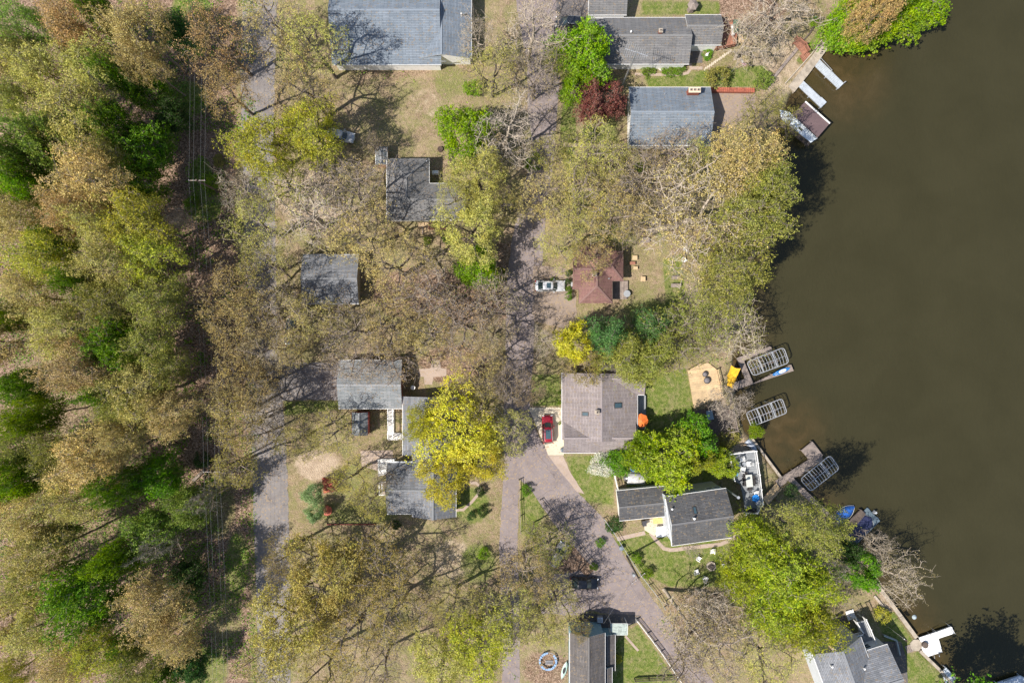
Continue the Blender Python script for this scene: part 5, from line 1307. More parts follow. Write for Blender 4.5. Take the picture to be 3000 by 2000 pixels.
def car(name, label, px, py, ang, L, w, h, col, style='sedan', sunroof=True, group=None):
    q = W(px, py, h * .6); t = thing(name, label, 'car', (q.x, q.y, .0), math.radians(ang), group)
    paint = carpaint(name + '_paint', col)
    zb = .24; belt = h * .60; hood = h * .56
    # body stations along x from the tail to the nose
    st = [(-.5, .72, .50, .56), (-.485, .86, .40, belt * .93), (-.44, .95, .30, belt * .98), (-.33, 1, zb, belt), (-.15, 1, zb, belt), (.05, 1, zb, belt), (.2, 1, zb, belt * .99), (.33, .99, zb, hood), (.42, .95, .28, hood * .95), (.47, .86, .34, hood * .86), (.497, .66, .42, hood * .66)]
    rings = []
    for x, wf, z0, z1 in st:
        hw = w / 2 * wf; X = x * L
        rings.append([(X, -hw * .86, z0), (X, -hw, z0 + (z1 - z0) * .35), (X, -hw, z0 + (z1 - z0) * .68), (X, -hw * .93, z1 - .01), (X, -hw * .6, z1 + .025), (X, 0, z1 + .04), (X, hw * .6, z1 + .025), (X, hw * .93, z1 - .01), (X, hw, z0 + (z1 - z0) * .68), (X, hw, z0 + (z1 - z0) * .35), (X, hw * .86, z0), (X, 0, z0 - .02)])
    m = MB(); loft(m, rings); subsurf(build('body', m, paint, t, world=False, smooth=True), 2)
    if style == 'sedan': c0, c1, r0, r1 = -.40, .235, -.24, .085
    else: c0, c1, r0, r1 = -.485, .225, -.42, .075
    def cabin(sc, dz, top):
        R = []
        for f in (0, .5, 1):
            x0 = (c0 + (r0 - c0) * f) * L; x1 = (c1 + (r1 - c1) * f) * L; hw = w / 2 * (.92 - .20 * f ** 1.2) * sc; z = belt - .02 + (top - belt + .02) * f + dz
            xm = (x0 + x1) / 2; pts = []
            for (u, v) in ((0, -.82), (.1, -1), (.5, -1.02), (.88, -.97), (1, -.72), (1.03, 0), (1, .72), (.88, .97), (.5, 1.02), (.1, 1), (0, .82), (-.02, 0)):
                pts.append((x0 + (x1 - x0) * u, hw * v, z))
            R.append(pts)
        return R
    m = MB(); loft(m, cabin(1, 0, h - .05)); build('window_glass', m, GLASS, t, world=False, smooth=False)
    R = cabin(1.0, 0, h - .05)
    top = [(x, y, z) for x, y, z in R[2]]; cx = sum(p[0] for p in top) / 12
    m = MB(); loft(m, [[(cx + (x - cx) * 1.03, y * 1.03, z - .03) for x, y, z in top], [(cx + (x - cx) * 1.01, y * 1.0, z + .025) for x, y, z in top], [(cx + (x - cx) * .85, y * .8, z + .05) for x, y, z in top]]); build('roof', m, paint, t, world=False, smooth=True)
    for s in (-1, 1):
        for u in (.1, .52, .88) if style == 'sedan' else (.1, .36, .62, .88):
            a = Vector((R[0][0][0] + (R[0][5][0] - R[0][0][0]) * u, s * w / 2 * .925, belt - .01)); b = Vector((R[2][0][0] + (R[2][5][0] - R[2][0][0]) * u, s * w / 2 * .73, h - .05))
            mm = (R[1][0][0] + (R[1][5][0] - R[1][0][0]) * u, s * w / 2 * .846, (belt + h) / 2 - .02)
            m = MB(); m.bar(a, mm, .07, .05); m.bar(mm, b, .07, .05); build('pillar', m, paint, t, world=False)
        # corner pillars framing the windscreen and the rear window
        for i, k in ((4, 1), (0, 1)):
            k = i if s < 0 else (6 if i == 4 else 10)
            m = MB(); m.bar(R[0][k], R[1][k], .09, .06); m.bar(R[1][k], R[2][k], .09, .06); build('pillar', m, paint, t, world=False)
        m = MB(); m.box((c1 * L - .55, s * (w / 2 + .09), belt + .04), (.14, .24, .12)); build('wing_mirror', m, paint, t, world=False)
        m = MB(); m.box((L * .465, s * w * .36, hood * .82), (.16, .34, .14), s * -.45); build('headlight', m, HEAD, t, world=False)
        m = MB(); m.box((-L * .478, s * w * .36, belt * .85), (.12, .38, .16), s * .3); build('tail_light', m, TAIL, t, world=False)
        for x in (-.3, .31):
            m = MB(); y = s * (w / 2 - .12)
            m.tube([(x * L, y - .11, .33), (x * L, y + .11, .33)], .33, 16); o = build('wheel', m, TYRE, t, world=False)
            m = MB(); m.tube([(x * L, y + s * .10, .33), (x * L, y + s * .125, .33)], .2, 10); build('rim', m, RIM, o, world=False)
    if sunroof:
        sx0, sx1 = (-.12, .02) if style == 'sedan' else (-.32, .0)
        m = MB(); m.box(((sx0 + sx1) / 2 * L, 0, h + .004), ((sx1 - sx0) * L, w * .46, .02)); build('sunroof', m, SKYL, t, world=False)
    if style != 'sedan':
        for s in (-1, 1):
            m = MB(); m.tube([(-.38 * L, s * w * .33, h + .01), (-.37 * L, s * w * .33, h + .06), (.03 * L, s * w * .33, h + .06), (.04 * L, s * w * .33, h + .01)], .025, 6); build('roof_rail', m, ALU, t, world=False)
    m = MB(); m.box((L * .495, 0, .42), (.04, .5, .12)); build('number_plate', m, WPAINT, t, world=False)
    return t
car('red_car', 'glossy red car with dark glass roof parked on the beige concrete driveway', 1605, 1257, 92, 4.55, 1.84, 1.62, (.36, .008, .02), 'suv')
car('white_car', 'white saloon car with sunroof parked on dirt left of the red-roofed cottage', 1612, 837, 0, 4.85, 1.86, 1.45, (.66, .67, .68))
car('dark_grey_car', 'dark grey car parked on asphalt beside the white garage at the top', 1668, 64, 177, 4.5, 1.82, 1.68, (.035, .04, .05), 'suv', False)
car('black_car', 'black car half hidden by budding tree branches in the parking bay', 1712, 1709, -2, 4.6, 1.84, 1.5, (.012, .013, .016), sunroof=False)
t = car('silver_car', 'silver car partly hidden beneath the vivid yellow-green oak', 997, 396, -12, 4.5, 1.8, 1.5, (.5, .52, .55), sunroof=False)
car('dark_parked_car', 'dark car in deep shade under branches beside the street, left of square outbuilding', 850, 972, 85, 4.4, 1.8, 1.5, (.03, .05, .055), sunroof=False)
car('grey_parked_car', 'grey car almost hidden among shrubs left of the roadside fence', 1636, 1625, 60, 4.3, 1.8, 1.5, (.2, .2, .21), sunroof=False)

# ---------------------------------------------------------------- utility poles and wires
def pole(label, top, h, ca=90, arm=2.4):
    p = W(*top, h); t = thing('utility_pole', label, 'utility pole', (p.x, p.y, 0))
    m = MB(); m.tube([(p.x, p.y, -.2), (p.x, p.y, h)], .17, 10, r1=.12); build('pole_shaft', m, W_DARK, t)
    d = Vector((math.cos(math.radians(ca)), math.sin(math.radians(ca)), 0)); c = Vector((p.x, p.y, h - .4))
    m = MB(); m.bar(c - d * arm / 2, c + d * arm / 2, .1, .12); build('crossarm', m, W_GREY, t)
    for k in (-1, -.45, .45, 1):
        q = c + d * k * arm / 2 * .95; m = MB(); m.lathe((q.x, q.y, q.z + .06), [(.04, 0), (.06, .08), (.03, .16)], 8); build('insulator', m, WPAINT, t)
    return [c + d * k * arm / 2 * .95 + Vector((0, 0, .2)) for k in (-1, -.45, .45, 1)], t
P1, _ = pole('wooden utility pole with crossarm in the northern part of woodland cut', (574, 527), 10.0, 0)
P2, _ = pole('wooden utility pole with crossarm midway down the woodland cut', (618, 1383), 10.0, 0)
P3, tp = pole('leaning-looking utility pole at the east edge of the diagonal road', (1872, 1695), 10.5, 38)
m = MB(); q = P3[1]; m.lathe((q.x - .1, q.y + .45, 8.6), [(.22, 0), (.24, .1), (.24, .8), (.15, .9)], 12); build('transformer', m, GALV, tp)
def wire(label, a, b, sag=.6, r=.009, group=None):
    a = Vector(a); b = Vector(b); pts = [a.lerp(b, k / 14) - Vector((0, 0, sag * 4 * (k / 14) * (1 - k / 14))) for k in range(15)]
    m = MB(); m.tube(pts, r, 4); o = tag(build('power_line', m, plain('wire_metal', (.30, .31, .33), .5, .3) if 'wire_metal' not in MATS else MATS['wire_metal']), label, 'power line', group); return o
nm = ('westernmost', 'second from west', 'third from west', 'easternmost')
for i in range(4):
    wire('overhead wire above the northern woodland cut, ' + nm[i] + ' of four', P1[i], P1[i] + Vector((-.4, 50, 0)), .8, group='power lines over the woodland cut')
    wire('overhead wire between the two woodland poles, ' + nm[i] + ' of four', P1[i], P2[i], .8, group='power lines over the woodland cut')
    wire('overhead wire above the southern woodland cut, ' + nm[i] + ' of four', P2[i], P2[i] + Vector((1.6, -52, 0)), .8, group='power lines over the woodland cut')
for i, nmx in enumerate(('southern', 'middle', 'northern')):
    wire('overhead wire above the diagonal road, ' + nmx + ' of three', P3[i], W(1440 + i * 14, 1200 - i * 6, 10), .8, group='wires over the diagonal road')
wire('service wire from the roadside pole to the dark grey gabled house', P3[0], W(1768, 1826, 4.6), .3, group='wires over the diagonal road')
wire('long overhead wire along the lane, upper half', W(1632, -60, 8), W(1634, 330, 8), .4)
wire('long overhead wire along the southern continuation of the diagonal road', P3[2], W(2150, 2180, 10), .8)
# ---------------------------------------------------------------- trees
def grow(seed, R, Hc, Rz, zt, n_at, step, kill, shell=.55, lump=.28, lean=(0, 0), flat=False):
    """branch skeleton that fills a lumpy crown: returns nodes, parents, attraction points"""
    rg = np.random.default_rng(seed)
    d = rg.normal(size=(n_at * 3, 3)); d /= np.linalg.norm(d, axis=1, keepdims=True)
    d = d[d[:, 2] > -.45]
    th = np.arctan2(d[:, 1], d[:, 0]); ph = d[:, 2]
    lumpy = 1 + lump * (np.sin(3 * th + seed) * .5 + np.sin(5 * th + 2.3 * seed + 3 * ph) * .35 + np.sin(8 * th - seed + 5 * ph) * .25)
    r = (shell + (1 - shell) * rg.random(len(d)) ** .6) * lumpy
    A = np.stack([d[:, 0] * r * R, d[:, 1] * r * R, Hc + d[:, 2] * r * Rz], 1)
    # clumps: drop points in noise holes
    hole = vnoise(A[:, 0] * .55 + 50 + seed, A[:, 1] * .55 + 20, seed) * .6 + vnoise(A[:, 1] * .8 + 9, A[:, 2] * .8 + 31, seed + 5) * .4
    A = A[hole > .36][:n_at]
    A = A + np.array([lean[0], lean[1], 0]) * ((A[:, 2:3] - zt * .5) / max(Hc, .1)).clip(0, 2)
    N = [np.array([0, 0, 0.0])]; par = [-1]
    k = max(2, int(zt / step)); wob = rg.normal(size=(k + 1, 2)) * .06 * R / 6
    for i in range(1, k + 1):
        f = i / k; N.append(np.array([lean[0] * f * .4 + wob[i][0], lean[1] * f * .4 + wob[i][1], zt * f])); par.append(i - 1)
    N = np.array(N); par = list(par)
    best = np.full(len(A), 1e9); bi = np.zeros(len(A), int); alive = np.ones(len(A), bool)
    start = max(1, int(k * .75)); new = np.arange(start, len(N))
    reached = np.zeros(len(A), int)
    for it in range(90):
        for s in range(0, len(new), 64):
            idx = new[s:s + 64]; dd = np.linalg.norm(A[:, None, :] - N[idx][None], axis=2); j = dd.argmin(1); dm = dd[np.arange(len(A)), j]
            up = dm < best; best[up] = dm[up]; bi[up] = idx[j[up]]
        alive = best > kill
        if not alive.any(): break
        ids = bi[alive]; v = A[alive] - N[ids]; v /= np.linalg.norm(v, axis=1, keepdims=True)
        u, inv = np.unique(ids, return_inverse=True); acc = np.zeros((len(u), 3)); np.add.at(acc, inv, v)
        acc += rg.normal(size=acc.shape) * .18 * np.maximum(1, np.linalg.norm(acc, axis=1, keepdims=True) * .5)
        acc /= np.linalg.norm(acc, axis=1, keepdims=True) + 1e-9
        P = N[u] + acc * step
        # skip growth onto existing spots
        base = len(N); N = np.concatenate([N, P]); par += list(u); new = np.arange(base, len(N))
        if len(N) > 3200: break
    return N, np.array(par), A, bi
def tree_mesh(name, seed, R, H, frac, zt, n_at, step, kill, leaves, lsize, spread, trunk_r, twigs=1, shell=.55, lump=.28, lean=(0, 0), dense_up=.25, pine=False):
    Rz = H * frac; Hc = H - Rz
    N, par, A, bi = grow(seed, R, Hc, Rz, zt, n_at, step, kill, shell, lump, lean)
    rg = np.random.default_rng(seed + 99)
    n = len(N); area = np.zeros(n); kids = np.zeros(n, int)
    for i in range(n - 1, 0, -1):
        if kids[i] == 0: area[i] = 1.0
        area[par[i]] += area[i]; kids[par[i]] += 1
    rad = trunk_r * (area / max(area[1], 1)) ** .52; rad = np.maximum(rad, .022 * R / 6)
    rad[0] = trunk_r * 1.25
    # prune noise: prisms along each segment
    i = np.arange(1, n); p0 = N[par[i]]; p1 = N[i]; r0 = rad[par[i]]; r1 = rad[i]
    r0 = np.minimum(r0, r1 * 1.35 + .01)
    d = p1 - p0; L = np.linalg.norm(d, axis=1); keep = L > 1e-4; p0, p1, r0, r1, d, L = p0[keep], p1[keep], r0[keep], r1[keep], d[keep], L[keep]
    d = d / L[:, None]; up = np.where(np.abs(d[:, 2:3]) < .9, np.array([[0, 0, 1.0]]), np.array([[1.0, 0, 0]]))
    a = np.cross(d, up); a /= np.linalg.norm(a, axis=1, keepdims=True); b = np.cross(d, a)
    ns = 4; V = []; 
    for (p, r) in ((p0, r0), (p1 + d * .02, r1)):
        for k in range(ns):
            t = 2 * math.pi * k / ns + .4
            V.append(p + a * (math.cos(t) * r)[:, None] + b * (math.sin(t) * r)[:, None])
    V = np.stack(V, 1); m = len(V); base = (np.arange(m) * 2 * ns)[:, None]
    Fq = np.concatenate([base + np.array([[k, (k + 1) % ns, ns + (k + 1) % ns, ns + k]]) for k in range(ns)], 0)
    V = V.reshape(-1, 3)
    # twigs as thin slivers
    tw = []
    src = N[bi]; dst = A + rg.normal(size=A.shape) * .1
    for q in range(twigs):
        off = rg.normal(size=A.shape) * (.42 * spread * (q > 0) + 0.05)
        tw.append((src if q == 0 else A, dst + off * (1 + q * .3)))
    TV = []; 
    for s, e in tw:
        dd = e - s; l = np.linalg.norm(dd, axis=1, keepdims=True) + 1e-6; dd = dd / l
        a = np.cross(dd, rg.normal(size=dd.shape)); a /= np.linalg.norm(a, axis=1, keepdims=True)
        w = .018 * R / 6 + .012
        TV.append(np.stack([s + a * w, s - a * w, e - a * w * .4, e + a * w * .4], 1))
    TV = np.concatenate(TV).reshape(-1, 3)
    TF = (np.arange(len(TV) // 4) * 4)[:, None] + np.array([[0, 1, 2, 3]]) + len(V)
    wood_me = quad_mesh(name + '_trunk', np.concatenate([V, TV]), np.concatenate([Fq, TF]))
    # leaves
    tf, k, tr = leaves; C = np.repeat(A, tf, 0); bias = rg.normal(size=C.shape) * spread * .42
    drop = rg.random(len(C)) < (.66 if name == 'oak' else .85)
    if pine: bias[:, 2] *= .35; bias[:, 0] *= 1.3
    C = (C + bias)[drop]
    C = np.repeat(C, k, 0); C = C + rg.normal(size=C.shape) * tr
    nrm = rg.normal(size=C.shape); nrm[:, 2] = np.abs(nrm[:, 2]) + dense_up; nrm /= np.linalg.norm(nrm, axis=1, keepdims=True)
    a = np.cross(nrm, rg.normal(size=C.shape)); a /= np.linalg.norm(a, axis=1, keepdims=True); b = np.cross(nrm, a)
    s = lsize * (.55 + .9 * rg.random((len(C), 1))); s2 = s * (.45 + .4 * rg.random((len(C), 1)))
    if pine: s2 = s * .3
    LV = np.stack([C - a * s, C - b * s2 + nrm * s * .15, C + a * s, C + b * s2 + nrm * s * .15], 1).reshape(-1, 3)
    LF = np.arange(len(LV)).reshape(-1, 4)
    leaf_me = quad_mesh(name + '_crown', LV, LF)
    cx, cy = np.median(A[:, 0]), np.median(A[:, 1]); Rr = np.percentile(np.hypot(A[:, 0] - cx, A[:, 1] - cy), 93)
    return wood_me, leaf_me, (cx, cy, Rr), Hc / H, H
def quad_mesh(name, V, Fq):
    me = bpy.data.meshes.new(name); me.vertices.add(len(V)); me.vertices.foreach_set('co', V.astype(np.float32).ravel())
    me.loops.add(Fq.size); me.loops.foreach_set('vertex_index', Fq.ravel().astype(np.int32))
    me.polygons.add(len(Fq)); me.polygons.foreach_set('loop_start', np.arange(0, Fq.size, 4, dtype=np.int32)); me.update(calc_edges=True)
    me.materials.append(BARK); return me
PROTO = {
 'A': [tree_mesh('oak', s, 6.0, 16.0, .36, 5.0, 600, .6, .8, (4, 6, .13), .08, .95, .40, twigs=1, lump=.40, lean=(.8, .4)) for s in (1, 2, 3, 4, 5, 6)],    # budding oaks, open crowns
 'D': [tree_mesh('full_oak', s, 6.0, 15.0, .38, 4.5, 620, .6, .8, (7, 6, .13), .1, .95, .40, twigs=1, lump=.42, lean=(.8, .4)) for s in (7, 8, 9)],    # fuller budding oaks
 'F': [tree_mesh('forest_oak', s, 5.0, 19.0, .30, 9.0, 800, .55, .75, (5, 6, .13), .092, .85, .26, twigs=1, shell=.5, lump=.42) for s in (11, 12, 13, 14, 15)],   # taller, fuller woodland crowns
 'M': [tree_mesh('maple', s, 4.0, 10.0, .42, 3.0, 800, .45, .6, (5, 7, .10), .10, .72, .2, twigs=1, shell=.5, lump=.40) for s in (21, 22, 23)],           # leafed crowns
 'B': [tree_mesh('bare', s, 5.5, 14.0, .40, 3.6, 440, .55, .8, (2, 3, .1), .07, .9, .36, twigs=3, shell=.35, lump=.45, lean=(.8, 0)) for s in (31, 32, 33, 34)],         # nearly bare
 'L': [tree_mesh('leaning', s, 5.5, 11.0, .36, 3.2, 520, .55, .75, (2, 5, .1), .07, .8, .36, twigs=3, shell=.35, lump=.4, lean=(5.0, 0)) for s in (35, 36)],
 'P': [tree_mesh('conifer', s, 3.6, 13.0, .46, 3.0, 620, .5, .7, (6, 6, .13), .135, 1.0, .2, twigs=1, shell=.3, lump=.5, pine=True) for s in (41, 42, 43)],
 'C': [tree_mesh('spreading', 51, 8.5, 15.0, .34, 4.0, 1100, .65, .85, (3, 6, .14), .085, .95, .62, twigs=3, shell=.4, lump=.3, lean=(6.0, 0))],
 'S': [tree_mesh('shrub', s, 1.3, 1.9, .55, .3, 230, .2, .26, (3, 5, .05), .06, .26, .04, twigs=1, shell=.4, lump=.2) for s in (61, 62)],
}
LM = {
 'tan':   leafmat('tan_buds', (.50, .385, .15), (.60, .48, .21), (.27, .215, .08)),
 'peach': leafmat('peach_buds', (.57, .39, .16), (.66, .48, .22), (.31, .22, .09)),
 'pink':  leafmat('pinkish_buds', (.43, .335, .19), (.53, .43, .26), (.25, .20, .11)),
 'ytan':  leafmat('straw_yellow_buds', (.48, .44, .12), (.58, .53, .17), (.25, .25, .07)),
 'gold':  leafmat('golden_olive_leaves', (.43, .345, .095), (.51, .43, .13), (.24, .205, .06)),
 'yg':    leafmat('yellow_green_leaves', (.46, .47, .055), (.56, .54, .08), (.25, .29, .04)),
 'yellow': leafmat('vivid_yellow_leaves', (.62, .57, .06), (.70, .63, .09), (.38, .38, .03)),
 'lime':  leafmat('lime_leaves', (.23, .37, .02), (.32, .45, .03), (.11, .21, .015), .4),
 'green': leafmat('green_leaves', (.14, .275, .022), (.22, .37, .03), (.07, .155, .015), .38),
 'mgreen': leafmat('mid_green_leaves', (.21, .31, .055), (.31, .41, .08), (.11, .18, .035), .35),
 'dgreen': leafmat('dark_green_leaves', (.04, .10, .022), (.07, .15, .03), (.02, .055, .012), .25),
 'olive': leafmat('olive_leaves', (.29, .30, .065), (.38, .37, .09), (.15, .16, .035)),
 'lemon': leafmat('lemon_green_needles', (.31, .37, .03), (.43, .46, .045), (.12, .18, .02), .35),
 'teal':  leafmat('blue_green_needles', (.08, .175, .05), (.15, .27, .08), (.04, .085, .025), .2),
 'pale':  leafmat('pale_green_needles', (.34, .46, .20), (.45, .56, .29), (.18, .27, .11), .3),
 'maroon': leafmat('maroon_leaves', (.14, .045, .043), (.22, .08, .07), (.06, .02, .02), .2),
 'grey':  leafmat('grey_lichen_twigs', (.30, .26, .25), (.40, .35, .33), (.17, .14, .14)),
 'white': leafmat('white_blossom', (.72, .70, .60), (.80, .78, .72), (.30, .42, .12)),
}
NAMES = {'A': 'budding_tree', 'D': 'budding_tree', 'F': 'woodland_tree', 'M': 'leafy_tree', 'B': 'bare_tree', 'L': 'leaning_tree', 'P': 'conifer_tree', 'C': 'spreading_tree', 'S': 'shrub'}
WORDS = {'tan': 'tan budding', 'peach': 'peach-tan budding', 'pink': 'pinkish budding', 'ytan': 'straw-yellow budding', 'gold': 'golden-olive budding', 'yg': 'yellow-green', 'yellow': 'vivid yellow', 'lime': 'lime green', 'green': 'bright green',
         'mgreen': 'soft mid-green', 'dgreen': 'dark green', 'olive': 'olive', 'lemon': 'lemon-green feathery', 'teal': 'blue-green', 'pale': 'pale green', 'maroon': 'maroon-leaved', 'grey': 'grey twiggy', 'white': 'white-blossomed'}
KINDW = {'A': 'oak', 'D': 'oak', 'F': 'woodland tree', 'M': 'leafy tree', 'B': 'sparse tree', 'L': 'leaning tree', 'P': 'conifer', 'C': 'spreading tree', 'S': 'shrub'}
